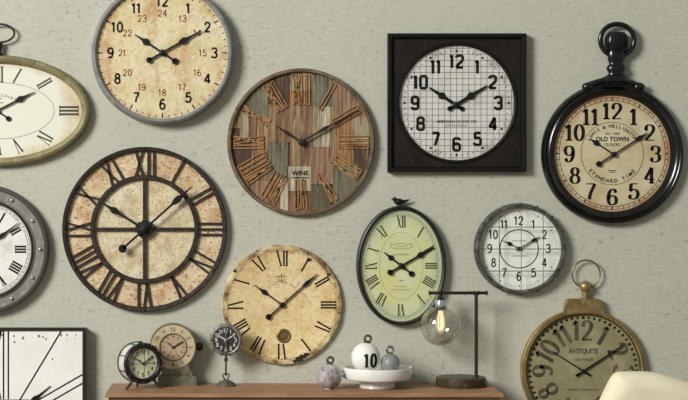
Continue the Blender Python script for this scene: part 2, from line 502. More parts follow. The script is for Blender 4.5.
n = MB(); n.text('PARIS', 4, 8, 1.6, 6.12); n.build('lettering', INKO, dial, s, smooth=False); n = MB()
n.text('1893', 3, 12, 1.5, 6.12)
n.build('lettering', INKO, dial, s, smooth=False)
hand('hour_hand', BLACK, t, s, 305, 28, 7.2, 1.6, .6, 6, 14, 2.6)
hand('minute_hand', BLACK, t, s, 63.5, 42, 8, 1.6, .64, 6, 12, 2.6)
pivot(t, s, BLACK, 3, 6, 9.2)
n = MB(); n.spin([(0, 54), (3.2, 54), (3.6, 57), (2.2, 58.5), (2.2, 64), (3.2, 66), (2.4, 68.5), (0, 69)], (2.5, 5), 20); n.build('stem', IRON, t, s)
n = MB(); n.tube([(2 + 15.2 * sin(q), 5, 77.8 + 9.2 * cos(q)) for q in [2 * pi * k / 48 for k in range(48)]], 1.05, 10, True); n.build('hanging_ring', IRON, t, s)

# ================================================================== skeleton map clock
d = .045
t, s = wall_thing('wall_clock', 'large open iron clock with Roman numeral bars over parchment map segments', 144.4, 229.3, d)
PARCH = M('parchment_map_paper', (224, 212, 178), .8, layers=[((200, 184, 142), 10, .45, .68), ((236, 228, 200), 7, .5, .7), ((132, 108, 74), 60, .54, .68, (1, 1, 2.6), .7), ((132, 106, 72), 66, .55, .68, (2.4, 1, 1), .6), ((176, 150, 104), 22, .5, .66, (1, 1, 1), .5)], lines=((150, 128, 94), 30, .03, .16))
PARCHO = M('stained_parchment_band', (222, 202, 164), .8, layers=[((198, 154, 114), 9, .45, .68, (1, 1, 1), .8), ((232, 218, 184), 8, .5, .68), ((104, 72, 44), 46, .55, .68, (1, 1, 2), .8), ((112, 82, 54), 62, .55, .68, (2.6, 1, 1), .65), ((182, 130, 84), 18, .52, .68, (1, 1, 1), .6)], lines=((136, 106, 74), 28, .03, .2))
R, RI = 82.6, 54.5
mb = MB(); mb.disc(51, 51, 1, 3.2); dial = mb.build('dial', PARCH, t, s)
mb = MB(); mb.lathe([(78, 78, 1), (78, 78, 3.2), (53, 53, 3.2), (53, 53, 1)], close=True); band = mb.build('numeral_band', PARCHO, t, s)
mb = MB(); mb.rim(R, R, [(-4.6, 0), (-4.6, 6.2), (-3.8, 7.2), (-1, 7.6), (0, 6.6), (0, 0)]); mb.build('rim', IRON, t, s)
mb = MB(); mb.rim(RI, RI, [(-4.6, 1), (-4.6, 6.2), (-4, 6.9), (-.6, 6.9), (0, 6.2), (0, 1)]); mb.build('inner_ring', IRON, t, s)
for k in range(4):
    a = k * pi / 2
    mb = MB(); mb.ribbon([(5 * sin(a), 5 * cos(a)), (51 * sin(a), 51 * cos(a))], 3.5, 3, 6); mb.build('spoke', IRON, t, s)
for k in range(12):
    a = 2 * pi * k / 12
    n = MB(); r_ = ROM[k] if k != 4 else 'IV'
    roman(n, r_, (65.8 * sin(a), 65.8 * cos(a)), a, 25.4, 3, .088, .08, .13, 1.0, 0, 5.4, vw=.36)
    n.build('numeral', IRON, t, s, smooth=False)
for k in range(12):
    a = 2 * pi * (k + .0) / 12
    n = MB(); n.ball((80.2 * sin(a), 7.4, 80.2 * cos(a)), 1.25, 10); n.build('rivet', IRON, t, s)
n = MB()
pts = []
for k in range(48):
    rr = 9.4 if (k // 2) % 2 else 8.2
    pts.append((rr * sin(2 * pi * k / 48), rr * cos(2 * pi * k / 48)))
n.prism(pts, 3, 8.2); n.lathe([(0, 0, 9.4), (5, 5, 9.4), (6.5, 6.5, 8.2)], 32); n.build('hub', M('blackened_hub', (44, 42, 42), .5, .5), t, s)
hand('hour_hand', BLACK, t, s, 302, 50, 9.6, 2.2, .72, 7, 0, 0, tip=.5)
hand('minute_hand', BLACK, t, s, 48.2, 63, 10.6, 2.2, .72, 7, 29, 4.2)
pivot(t, s, BLACK, 3.4, 8.2, 12.2)

# ================================================================== patchwork wooden clock
d = .045
t, s = wall_thing('wall_clock', 'round patchwork clock of reclaimed planks with open copper Roman numerals', 301.2, 142, d)
WOODS = {
 'g': (112, 108, 86), 'd': (80, 60, 44), 'w': (184, 174, 148), 'o': (156, 114, 70), 't': (150, 122, 86), 'b': (130, 101, 72),
 'r': (130, 96, 68), 'p': (150, 118, 92), 'k': (94, 84, 60), 'l': (158, 145, 116)}
keys = list(WOODS)
def wood(nm, c):
    dk = tuple(v * .68 for v in c); lt = tuple(min(255, v * 1.2 + 8) for v in c)
    return M(nm, c, .75, layers=[(dk, 5, .42, .7, (18, 1, .8), .9), (lt, 6, .5, .7, (22, 1, 1.2), .9), ((66, 46, 30), 16, .52, .66, (5, 1, .35), .8), ((196, 182, 150), 9, .6, .72, (6, 1, .8), .5)], bump=.4, bscale=6, bstretch=(30, 1, 1.5))
nmz = {'g': 'weathered_green_plank', 'd': 'dark_brown_plank', 'w': 'whitewashed_plank', 'o': 'orange_pine_plank', 't': 'tan_plank', 'b': 'brown_plank', 'r': 'rust_plank', 'p': 'pinkish_plank', 'k': 'mossy_dark_plank', 'l': 'pale_plank'}
wm = [wood(nmz[k], WOODS[k]) for k in keys]
planks = [ # x0 x1 y0 y1 in the photo, kind
 (225, 240, 60, 128, 't'), (225, 240, 128, 168, 'd'), (225, 240, 168, 225, 'b'), (240, 250, 60, 112, 'k'), (240, 249, 112, 140, 'l'), (240, 251, 140, 166, 'd'), (240, 251, 166, 225, 'r'),
 (250, 268, 60, 117, 'g'), (249, 257, 117, 150, 'r'), (257, 268, 117, 152, 'o'), (251, 268, 150, 180, 'b'), (251, 268, 180, 225, 'p'),
 (268, 290, 60, 104, 'd'), (268, 277, 104, 142, 't'), (277, 290, 104, 142, 'b'), (268, 288, 142, 179, 'g'), (268, 280, 179, 225, 'r'), (280, 288.5, 179, 225, 'w'),
 (290, 312, 60, 91, 'l'), (290, 312, 91, 104, 'o'), (290, 301, 104, 166, 't'), (301, 313, 104, 166, 'b'), (288.5, 311, 166, 191, 'w'), (288.5, 311, 191, 225, 'r'),
 (312, 333, 60, 106, 'g'), (313, 320, 106, 147, 'l'), (320, 331, 106, 147, 'w'), (311, 333, 147, 184, 'p'), (311, 331, 184, 225, 'k'),
 (333, 356, 60, 116, 'p'), (331, 337, 106, 168, 't'), (337, 354, 116, 166, 'o'), (333, 358, 166, 225, 'g'),
 (356, 378, 60, 116, 't'), (354, 378, 116, 146, 'l'), (354, 378, 146, 176, 'd'), (358, 378, 176, 225, 'b')]
def clip(poly, R, n=96):
    for k in range(n):
        a = 2 * pi * k / n; nx, nz = sin(a), cos(a); out = []
        for i in range(len(poly)):
            p, q = poly[i - 1], poly[i]
            dp = p[0] * nx + p[1] * nz - R; dq = q[0] * nx + q[1] * nz - R
            if (dp <= 0) != (dq <= 0):
                f = dp / (dp - dq); out.append((p[0] + f * (q[0] - p[0]), p[1] + f * (q[1] - p[1])))
            if dq <= 0: out.append(q)
        poly = out
        if len(poly) < 3: return []
    return poly
mb = MB()
for x0, x1, y0, y1, k in planks:
    g_ = .12
    P = clip([(x0 - 301.2 + g_, 142 - y1 + g_), (x1 - 301.2 - g_, 142 - y1 + g_), (x1 - 301.2 - g_, 142 - y0 - g_), (x0 - 301.2 + g_, 142 - y0 - g_)], 70.6)
    if not P: continue
    mb.cur = keys.index(k); mb.prism(P, 1, 3.6 + random.uniform(0, .5))
dial = mb.build('dial', wm, t, s, smooth=False)
RIMW = M('worn_tan_metal', (126, 110, 86), .5, .35, layers=[((92, 78, 58), 14, .4, .65), ((150, 136, 110), 30, .55, .72)])
mb = MB(); mb.rim(70, 70, [(0, 0), (0, 6.2), (.8, 7.4), (2.8, 7.4), (4, 6), (4.2, 0)]); mb.build('rim', RIMW, t, s)
COPPER = M('tarnished_copper', (190, 146, 96), .5, .3, layers=[((128, 84, 48), 24, .45, .68), ((200, 164, 118), 40, .55, .72)])
for k in range(12):
    a = 2 * pi * k / 12
    n = MB(); roman(n, ROM[k] if k != 4 else 'IV', (52.5 * sin(a), 52.5 * cos(a)), a, 29.5, 4.2, .2, .1, .09, .54, 0, 5.2, outline=.9, vw=.46)
    n.build('numeral', COPPER, t, s, smooth=False)
n = MB(); n.text('WINE', -1, -31, 4.6, 4.25, 17, .03); n.build('lettering', INK, dial, s, smooth=False); n = MB(); n.box(-10, 8, 4.15, 4.2, -36.2, -35.2); n.build('lettering', INK, dial, s, smooth=False)
for dg, L, nm, hh in ((303, 30, 'hour_hand', 6.8), (60.5, 66, 'minute_hand', 7.8)):
    hand(nm, M('dark_bronze', (58, 44, 34), .5, .5), t, s, dg, L, hh, 2.1, .58 if L < 50 else .42, 4.4 if L < 50 else 4, 0, 0, tip=.45)
pivot(t, s, IRON, 3.4, 4, 9.4)

# ================================================================== square clock
d = .05
t, s = wall_thing('wall_clock', 'square black-framed clock with white gridded round dial', 457.4, 102.6, d)
DARKF = M('speckled_black_brown', (30, 23, 17), .6, 0, layers=[((54, 43, 32), 60, .58, .7), ((16, 12, 9), 10, .4, .7)], bump=.3, bscale=120, spec=.25)
EDGEF = M('black_frame_paint', (15, 12, 10), .3, 0, spec=.4)
H = 69.5
mb = MB()
def sq(q): return [(-q, -q), (q, -q), (q, q), (-q, q)]
prof = [(H, 0), (H, 8.5), (H - .8, 9.6), (H - 3.4, 9.6), (H - 4.6, 8.6), (H - 5.6, 5.6), (H - 5.6, 0)]
vs = []; fs = []
for q, h in prof: vs += [(x, h, z) for x, z in sq(q)]
m = len(prof)
for i in range(m):
    j = (i + 1) % m
    for k in range(4): fs.append([i * 4 + k, i * 4 + (k + 1) % 4, j * 4 + (k + 1) % 4, j * 4 + k])
mb.add(vs, fs); mb.build('frame', EDGEF, t, s)
# panel with a round opening
mb = MB(); n_ = 96; q = H - 5.5; vs = []; fs = []
for h in (6.2, 1):
    for k in range(n_):
        a = 2 * pi * k / n_; x, z = sin(a), cos(a); f = q / max(abs(x), abs(z))
        vs.append((x * f, h, z * f))
    for k in range(n_):
        a = 2 * pi * k / n_; vs.append((59 * sin(a), h, 59 * cos(a)))
for k in range(n_):
    k2 = (k + 1) % n_
    fs += [[k, k2, n_ + k2, n_ + k], [2 * n_ + k, 2 * n_ + k2, 3 * n_ + k2, 3 * n_ + k], [n_ + k, n_ + k2, 3 * n_ + k2, 3 * n_ + k], [k, k2, 2 * n_ + k2, 2 * n_ + k]]
mb.add(vs, fs); mb.build('front_panel', DARKF, t, s)
mb = MB(); mb.rim(59, 59, [(-2, 2), (-1.4, 6), (0, 7.2), (1.4, 7), (2, 6.2), (2, 2)]); mb.build('bezel', EDGEF, t, s)
WHITED = M('grey_white_dial', (214, 213, 206), .55, layers=[((196, 195, 186), 14, .45, .7)], edge=((150, 148, 138), .295, .295, .86, 1.06, 14, .6))
mb = MB(); mb.disc(58, 58, 1, 4); dial = mb.build('dial', WHITED, t, s)
dy = 1.2
n = MB(); st = 6.1
for k in range(-9, 10):
    c = k * st; e = sqrt(max(56.8 ** 2 - c * c, 0))
    if e < 3: continue
    n.line((c, -e), (c, e), .5, 4.06); n.line((-e, c), (e, c), .5, 4.07)
n.build('grid', M('grid_ink', (88, 86, 82), .8), dial, s, smooth=False)
for k in range(12):
    a = 2 * pi * k / 12
    n = MB(); digits(n, str(k or 12), 41.8 * sin(a), 41.6 * cos(a), 13, 4.15, .225, BLOCK, .95, gap=.17, adv1=.3); n.build('numeral', INK, dial, s, smooth=False)
for k in range(60):
    a = 2 * pi * k / 60; n = MB()
    if k % 5 == 0: n.lathe([(0, 0, 4.14), (1.25, 1.25, 4.14)], 12, c=(52.2 * sin(a), 52.2 * cos(a)))
    else: n.line((51.5 * sin(a), 51.5 * cos(a)), (53 * sin(a), 53 * cos(a)), .7, 4.14)
    n.build('minute_mark', INK, dial, s, smooth=False)
n = MB(); n.text('AMERICAN CLOCK CO.', 0, -18.6, 2.7, 4.15, 41, .02); n.build('lettering', INK, dial, s, smooth=False); n = MB(); n.text('LOS ANGELES', -1, -22.6, 1.7, 4.15, 22, 0); n.build('lettering', INK, dial, s, smooth=False)
for dg, L, nm, hh, sp in ((303, 32, 'hour_hand', 4.9, .55), (58.5, 36.5, 'minute_hand', 5.8, .5)):
    hand(nm, BLACK, t, s, dg, L, hh, 3.2, sp, 7.6, 7.5, 2.4, tip=.5, c=(-.8, -2))
pivot(t, s, BLACK, 3.2, 4, 7.2, c=(-.8, -2))

# ================================================================== black pocket-watch clock
d = .055
t, s = wall_thing('wall_clock', 'black pocket-watch-shaped wall clock with crown, loop and bold Arabic numerals', 613.6, 153.4, d)
GLOSS = M('glossy_black_lacquer', (7, 7, 7), .2, 0, layers=[((18, 17, 15), 12, .5, .7)], bump=.1, bscale=20, spec=.6)
mb = MB(); mb.rim(58, 58, [(0, 0), (0, 5.5), (1.6, 8), (3, 8.4), (4, 10.2), (6, 11.2), (7.8, 10.2), (8.6, 9), (9.6, 9.6), (11.6, 9.2), (13, 7), (13.6, 4), (13, 0)])
mb.build('rim', GLOSS, t, s)
OLD = M('tea_stained_dial', (206, 195, 158), .65, layers=[((188, 172, 128), 8, .42, .68), ((216, 208, 178), 6, .5, .7), ((150, 130, 96), 50, .62, .74, (1, 1, 1), .4)], edge=((176, 118, 84), .29, .29, .84, 1.06, 12, .75))
mb = MB(); mb.disc(58.4, 58.4, 1, 5); dial = mb.build('dial', OLD, t, s)
for k in range(12):
    a = 2 * pi * k / 12
    n = MB(); digits(n, str(k or 12), 43.2 * sin(a), -.5 + 43 * cos(a), 16.4, 5.12, .215, ROUND, 1.02, .68, gap=.1, serif=True, adv1=.42)
    n.build('numeral', INK, dial, s, smooth=False)
n = MB()
for o, w in ((56.2, .5), (53.2, .5)): n.lathe([(o + w / 2, o + w / 2, 5.1), (o - w / 2, o - w / 2, 5.1)])
for k in range(60):
    a = 2 * pi * k / 60
    n.line((53.2 * sin(a), 53.2 * cos(a)), (56.2 * sin(a), 56.2 * cos(a)), 1.3 if k % 5 == 0 else .6, 5.1)
n.lathe([(31.6, 31.6, 5.1), (31.1, 31.1, 5.1)])
n.build('minute_track', INK, dial, s, smooth=False)
n = MB()
n.arc_text('LEWIS & WELLINGTON', 27.5, -58, 58, 3.4, 5.12, .02); n.build('lettering', INK, dial, s, smooth=False)
n = MB(); n.text('EST 1880', .5, 20, 2.1, 5.12, 14, .01); n.build('lettering', INK, dial, s, smooth=False)
n = MB(); n.text('OLD TOWN', 0, 14.6, 4.8, 5.12, 33, .03); n.build('lettering', INK, dial, s, smooth=False)
n = MB(); n.text("CLOCKS", 0, 9, 2.8, 5.12, 16, .02); n.build('lettering', INK, dial, s, smooth=False)
n = MB(); n.arc_text('STANDARD TIME', 27.5, 232, 130, 3.8, 5.12, .03, inside=True); n.build('lettering', INK, dial, s, smooth=False)
n = MB(); n.box(-4, 4, 5.1, 5.14, -17.4, -16.6); n.box(-3, 3, 5.1, 5.14, -19, -18.3)
n.build('lettering', INK, dial, s, smooth=False)
hand('hour_hand', BLACK, t, s, 303, 29, 6.4, 1.4, .74, 5.6, 0, c=(1.2, -.8))
hand('minute_hand', BLACK, t, s, 57.5, 40, 7.2, 1.4, .78, 4.6, 18, 2.8, c=(1.2, -.8))
pivot(t, s, BLACK, 2.6, 5, 8.6, c=(1.2, -.8))
n = MB()   # moulded shoulder with curled ends, hugging the rim
path = [(-31, 61.5), (-27, 68), (-18, 73), (-8, 76.5), (10, 76.5), (20, 73), (28, 68), (31, 61.5), (20, 62.5), (8, 67), (-8, 67), (-20, 62.5)]
n.prism(path, 1, 10)
for sg in (-1, 1): n.tube([(sg * 28, 4.5, 62.5), (sg * 25, 6.5, 68), (sg * 17, 9, 70.5), (sg * 8, 9.5, 74)], [3, 3.6, 3.6, 2.8], 12); n.ball((sg * 25.5 + .5, 8, 66.8), 5.6, 18, 1.1, .8, .8)
n.tube([(-20, 10, 69.5), (-8, 10.6, 73), (1.5, 10.8, 74), (11, 10.6, 73), (22, 10, 69.5)], 1.5, 10); n.tube([(-27, 9, 63.5), (-14, 10, 68), (0, 10.4, 69.6), (14, 10, 68), (27, 9, 63.5)], 1.3, 10)
n.build('shoulder', GLOSS, t, s)
n = MB(); n.spin([(0, 71), (17, 72), (13, 76), (10, 78.5), (8, 79), (7.6, 81), (9.6, 84), (9.6, 86.5), (7.4, 89), (7, 91), (8.2, 93), (8.8, 100), (8.2, 102), (0, 102.5)], (3.4, 7), 32, 1, .6); n.build('neck', GLOSS, t, s)
n = MB()
vs_prof = [(0, 101), (8, 101.5), (10.2, 106), (10.6, 112), (10, 118), (7.8, 121.5), (0, 122)]
n.spin(vs_prof, (3.8, 7), 48, 1.04, .62)
for k in range(16):
    a = pi * (k + .5) / 16
    n.tube([(3.8 + 10.6 * cos(a), 7 + 6.4 * sin(a), 104), (3.8 + 11.2 * cos(a), 7 + 6.7 * sin(a), 111), (3.8 + 10 * cos(a), 7 + 6 * sin(a), 119)], .62, 6)
n.build('crown', GLOSS, t, s)
n = MB(); n.tube([(4.6 + 17.0 * sin(q), 7, 113.6 + 16.2 * cos(q)) for q in [2 * pi * k / 56 for k in range(56)]], 2.5, 12, True); n.build('loop', GLOSS, t, s)

BARE = M('bare_black_board', (34, 27, 22), .8)
# ================================================================== distressed cream clock with seconds hole
d = .03
t, s = wall_thing('wall_clock', 'round frameless cream clock with crackled worn edge and small brass eyelet', 282, 305, d)
PAPER = M('cracked_cream_paper', (226, 204, 152), .7,
          layers=[((206, 172, 112), 7, .45, .68, (1, 1, 1), .8), ((234, 220, 178), 9, .5, .68, (1, 1, 1), .8), ((140, 98, 58), 36, .63, .72, (1, 1, 1), .7), ((186, 154, 98), 70, .5, .68, (1, 1, 1), .5), ((240, 226, 186), 44, .54, .68, (1, 1, 1), .55)],
          edge=((150, 116, 70), .30, .30, .9, 1.06, 22, .75))
WORN = M('worn_brown_edge', (178, 154, 104), .75, layers=[((104, 78, 48), 26, .42, .6), ((226, 208, 162), 14, .5, .66), ((46, 36, 28), 34, .66, .72)])
mb = MB()
n_ = 120; rnd = [random.uniform(-.55, .55) for _ in range(n_)]
def wob(k): return (rnd[k] + rnd[k - 1] + rnd[(k + 1) % n_]) / 2.2
vs = []; fs = []
rings = [(0, 4.6), (55.5, 4.6), (57, 5), (59.4, 4.4), (60, 3.2), (60, 0), (0, 0)]
idx = []
for r_, h in rings:
    if r_ == 0: idx.append([len(vs)]); vs.append((0, h, 0))
    else:
        idx.append(list(range(len(vs), len(vs) + n_)))
        for k in range(n_):
            a = 2 * pi * k / n_; rr = r_ + wob(k) * (1 if r_ > 50 else 0)
            vs.append((rr * sin(a), h, rr * cos(a)))
for A_, B_ in zip(idx, idx[1:]):
    for k in range(n_):
        k2 = (k + 1) % n_
        if len(A_) == 1: fs.append([A_[0], B_[k], B_[k2]])
        elif len(B_) == 1: fs.append([A_[k], A_[k2], B_[0]])
        else: fs.append([A_[k], A_[k2], B_[k2], B_[k]])
split = n_
mb.add(vs, fs); mb.mi = [0 if i < n_ else 1 for i in range(len(fs))]
dial = mb.build('dial', [PAPER, WORN], t, s)
for k in range(12):
    a = 2 * pi * k / 12
    n = MB(); roman(n, ROM[k] if k != 4 else 'IV', (46.5 * sin(a), 46.5 * cos(a)), a, 15, 4.75, .14, .03, .1, .8, .03, worn=True)
    n.build('numeral', INK, dial, s, smooth=False)
ticks(dial, s, M('brown_ink', (122, 94, 60), .8), 54.6, 54.6, 2.0, .4, 4.72, ring=[(0, .3)])
for k, (deg, r_, q) in enumerate(((158, 55.5, 3.6), (163, 56.5, 4.2), (153, 55.2, 2.8), (167, 57.6, 2.6), (31, 52.5, 2.6), (57, 55.5, 2), (306, 57.6, 2.2), (98, 57.6, 1.4))):
    n = MB(); a = radians(deg); pts = []
    for j in range(11):
        b = 2 * pi * j / 11; rr = q * random.uniform(.6, 1.05); pts.append((r_ * sin(a) + rr * sin(b) * 1.1, r_ * cos(a) + rr * cos(b) * .75))
    n.flat(pts, 5.12 - .01 * k); n.build('paint_chip', BARE, dial, s, smooth=False)
n = MB()
n.arc_text('ROYAL ANTIQUE', 22, -38, 38, 1.9, 4.75); n.lathe([(3.2, 3.2, 4.72), (2.7, 2.7, 4.72)], 24, c=(-.5, 27)); n.line((-.5, 23), (-.5, 31), .8, 4.73)
n.line((-7, 28.5), (6, 28.5), .5, 4.73); n.ribbon([(-5.5, 22.5), (-2, 24), (-.5, 22.8), (1.5, 24), (5, 22.5)], .7, 4.73)
n.build('lettering', M('faded_brown_ink', (128, 98, 62), .8), dial, s, smooth=False)
BRASS = M('aged_brass', (132, 112, 72), .45, .6, layers=[((92, 76, 46), 26, .45, .68)])
n = MB(); n.rim(5.4, 5.4, [(-1.2, 4.6), (-.8, 5.6), (.6, 6), (1.6, 5.4), (1.9, 4.5)], 36, c=(1.6, -31)); n.disc(4.6, 4.6, 4.5, 4.8, 30, c=(1.6, -31)); n.build('eyelet', BRASS, t, s)
hand('hour_hand', BLACK, t, s, 306, 34, 5.8, 1.4, .66, 5.2, 0)
hand('minute_hand', BLACK, t, s, 48.5, 47, 6.6, 1.4, .72, 4.2, 18, 3)
pivot(t, s, BLACK, 2.8, 4.6, 8)

# ================================================================== green oval clock with bird
d = .045
t, s = wall_thing('wall_clock', 'upright oval black-rimmed clock with pale green dial and little bird on top', 401.6, 266, d)
A, B = 40.6, 55.8
mb = MB(); mb.rim(A, B, [(0, 0), (0, 6), (.6, 8), (2.2, 9), (3.6, 8.4), (4.3, 6), (4.4, 0)], 112); mb.build('rim', M('black_metal_rim', (28, 27, 24), .4, .2), t, s)
GREEN = M('pale_green_dial', (204, 210, 160), .55, layers=[((214, 206, 122), 5, .45, .7, (1, 1, 1), .75), ((212, 218, 180), 8, .5, .68)], edge=((186, 192, 160), .205, .28, .72, .95, 8, .9))
mb = MB(); mb.disc(A + .3, B + .3, 1, 5, 112); dial = mb.build('dial', GREEN, t, s)
INKG = M('dark_green_ink', (70, 70, 50), .8, spec=.2)
for k in range(12):
    a = 2 * pi * k / 12
    rr = 1 / sqrt((sin(a) / (A - 10.5)) ** 2 + (cos(a) / (B - 11.5)) ** 2)
    n = MB(); roman(n, ROM[k] if k != 4 else 'IIII', (rr * sin(a), rr * cos(a)), a, 11.6, 5.12, .15, .035, .09, .8, .03); n.build('numeral', INKG, dial, s, smooth=False)
n = MB()
for k in range(60):
    a = 2 * pi * k / 60; n.line(((A - 3.2) * sin(a), (B - 3.2) * cos(a)), ((A - 4.6) * sin(a), (B - 4.6) * cos(a)), .4, 5.1)
for o in (3.0, 4.8): n.lathe([(A - o, B - o, 5.1), (A - o - .35, B - o - .35, 5.1)])
n.lathe([(22, 34, 5.1), (21.7, 33.7, 5.1)])
n.build('minute_track', M('grey_green_ink', (120, 124, 92), .8), dial, s, smooth=False)
OLI = M('olive_ink', (128, 122, 62), .8)
for a_ in (('ANTIQUE', 0, 19.3, 1.5, 5.12, 11), ('LONDON', 0, 11.4, 1.9, 5.12, 15, .01), ('1880', 0, -14.6, 1.8, 5.12, 5), ('CLOCKMAKERS', 0, -24, 1.2, 5.12, 21), ('OLD STREET', 0, -20.6, 1.1, 5.12, 13)):
    n = MB(); n.text(*a_); n.build('lettering', OLI, dial, s, smooth=False)
n = MB(); n.ribbon(catmull([(-11, 20), (-10, 22.5), (-7, 21.5), (0, 22.8), (7, 21.5), (10, 22.5), (11, 20), (8, 17.6), (0, 17), (-8, 17.6), (-11, 20)]), .5, 5.11)
n.build('cartouche', OLI, dial, s, smooth=False)
hand('hour_hand', BLACK, t, s, 308, 22, 6.2, 1.8, .62, 6, 13, 2.9)
hand('minute_hand', BLACK, t, s, 60, 37, 7, 1.8, .62, 6, 13, 2.9)
pivot(t, s, BLACK, 3, 5, 8.6)
n = MB()   # little bird, head left, tail right, legs on the rim
n.ball((-2.5, 5, 64.2), 3.5, 18, 1.35, .9, .95)
n.ball((-6.6, 5, 66.8), 2.2, 16)
n.tube([(-8.2, 5, 66.9), (-9.2, 5, 66.7), (-10.4, 5, 66.2)], [.9, .6, .1], 8)
n.tube([(-6, 5, 65.5), (-2, 5, 64.2), (3, 5, 64.6), (8.6, 5, 66.4)], [2.4, 3.1, 1.5, .5], 12)
n.tube([(-1.5, 5, 62), (-1, 5, 59)], .6, 8); n.tube([(-3.5, 5, 62), (-3.5, 5, 59)], .6, 8)
n.build('bird_finial', BLACK, t, s)

# ================================================================== caged white clock
d = .055
t, s = wall_thing('wall_clock', 'small round white clock with riveted dark rim and wire guard across dial', 521, 249, d)
RIVM = M('dark_galvanised_metal', (82, 82, 76), .5, .3, layers=[((122, 122, 114), 20, .5, .7), ((40, 40, 38), 34, .5, .66)])
mb = MB(); mb.rim(41.3, 41.3, [(0, 0), (0, 9), (.6, 10.6), (2.4, 10.8), (3.6, 9), (4.6, 0)], 72); mb.build('rim', RIVM, t, s)
DW = M('white_enamel_dial', (238, 240, 228), .5, edge=((196, 198, 186), .21, .21, .8, 1.05, 14, .6))
mb = MB(); mb.disc(41.6, 41.6, 1, 4.5); dial = mb.build('dial', DW, t, s)
for k in range(12):
    a = 2 * pi * k / 12
    n = MB(); digits(n, str(k or 12), -1 + 29.4 * sin(a), .3 + 28 * cos(a), 8.6, 4.62, .15, ROUND, .88); n.build('numeral', INK, dial, s, smooth=False)
for k in range(60):
    a = 2 * pi * k / 60; r0 = 37.4
    n = MB(); n.lathe([(0, 0, 4.61), (.75 if k % 5 == 0 else .42,) * 2 + (4.61,)], 8, c=(-.6 + r0 * sin(a), r0 * cos(a))); n.build('minute_mark', INK, dial, s, smooth=False)
n = MB(); n.lathe([(19.8, 19.8, 4.61), (18.8, 18.8, 4.61)], 72, c=(-.8, 0)); n.build('inner_ring', INK, dial, s, smooth=False)
n = MB(); n.text('STATION', -.8, 8, 1.3, 4.62, 14, .01); n.build('lettering', INK, dial, s, smooth=False); n = MB(); n.text('CLOCKWORKS', -.8, -7.2, 1.3, 4.62, 15, .01); n.build('lettering', INK, dial, s, smooth=False)
hand('hour_hand', BLACK, t, s, 296, 19, 5.8, 1, .58, 4.4, 3, c=(-1, .4))
hand('minute_hand', BLACK, t, s, 60, 24, 6.5, 1, .72, 3.6, 4, c=(-1, .4))
pivot(t, s, BLACK, 1.9, 4.5, 7.6, c=(-1, .4))
WIRE = M('guard_wire_steel', (92, 92, 84), .45, .6)
for c in (-22, 0, 22):
    e = sqrt(43.6 ** 2 - c * c)
    n = MB(); n.tube([(c, 9.5, -e), (c, 12, -e + 4), (c, 12.6, 0), (c, 12, e - 4), (c, 9.5, e)], .3 if c >= 0 else .42, 8); n.build('guard_wire', WIRE, t, s)
    n = MB(); n.tube([(-e, 9.5, c), (-e + 4, 12.3, c), (0, 12.9, c), (e - 4, 12.3, c), (e, 9.5, c)], .42, 8); n.build('guard_wire', WIRE, t, s)
for k in range(16):
    a = 2 * pi * k / 16
    n = MB(); n.ball((45 * sin(a), 6, 45 * cos(a)), 1.7, 10); n.build('rivet', RIVM, t, s)

# ================================================================== brass pocket-watch clock
d = .06
t, s = wall_thing('wall_clock', 'brass pocket-watch-shaped wall clock with ring and grey-green dial behind cream chair', 584.4, 371.6, d)
BR = M('brushed_antique_brass', (168, 146, 98), .38, .65, layers=[((130, 110, 70), 10, .42, .68), ((196, 178, 132), 22, .55, .72)])
mb = MB(); mb.rim(57.4, 57.4, [(0, 0), (0, 7.6), (.5, 9.6), (1.6, 10.2), (2.4, 9.2), (2.8, 8), (3.6, 8.4), (4.8, 7.2), (5, 0)]); mb.build('rim', BR, t, s)
GD = M('grey_green_dial', (144, 138, 104), .6, layers=[((134, 128, 92), 6, .42, .68), ((164, 158, 126), 9, .52, .7)])
mb = MB(); mb.disc(57.6, 57.6, 1, 6); dial = mb.build('dial', GD, t, s)
mb = MB(); mb.rim(57.4, 57.4, [(-.9, 5.8), (-.7, 8.6), (.4, 9.2), (.5, 5.8)]); mb.build('inner_bezel', M('dark_brass_lip', (84, 70, 44), .45, .6), t, s)
INKB = M('dark_olive_ink', (66, 60, 42), .7, layers=[((96, 88, 64), 20, .45, .65)])
for k in range(12):
    a = 2 * pi * k / 12
    n = MB(); digits(n, str(k or 12), 40.6 * sin(a), 40.6 * cos(a), 20, 6.12, .2, ROUND, .92, .55, rot=a, gap=.12, adv1=.3); n.build('numeral', INKB, dial, s, smooth=False)
for k in range(60):
    a = 2 * pi * k / 60; r0, r1 = 52.2, 55
    w = 2.1 if k % 5 else 2.9
    n = MB(); n.line((r0 * sin(a), r0 * cos(a)), (r1 * sin(a), r1 * cos(a)), w, 6.1); n.build('minute_mark', INK, dial, s, smooth=False)
for a_ in (('ANTIQUITE', 0, 19.6, 6.2, 6.12, 29.5, .035), ('DE PARIS', .5, 11.4, 2.6, 6.12, 19, .02), ('PARIS, FRANCE', 0, -19, 2.6, 6.12, 31, .01)):
    n = MB(); n.text(*a_); n.build('lettering', INKB, dial, s, smooth=False)
hand('hour_hand', INK, t, s, 302, 36, 7.2, 1.5, None, 0, 9, 0, tail_w=2, tip=.6)
hand('minute_hand', INK, t, s, 57, 48, 8, 1.7, None, 0, 9, 0, tail_w=2.2, tip=.8)
pivot(t, s, INK, 1.9, 6, 9.2)
n = MB(); n.prism([(-21, 53), (-17, 71.5), (-13.5, 72.5), (14.5, 72.5), (18, 71.5), (22, 53), (14, 57.2), (0, 59), (-14, 57.2)], 1, 8.4); n.build('collar', BR, t, s, bevel=.002)
n = MB(); n.spin([(0, 71), (4.2, 71), (4.2, 73), (3.3, 74), (3.3, 80), (0, 80)], (2.2, 5), 24); n.build('stem', BR, t, s)
n = MB(); n.ball((2.4, 5, 84.6), 6, 28); n.build('knob', BR, t, s)
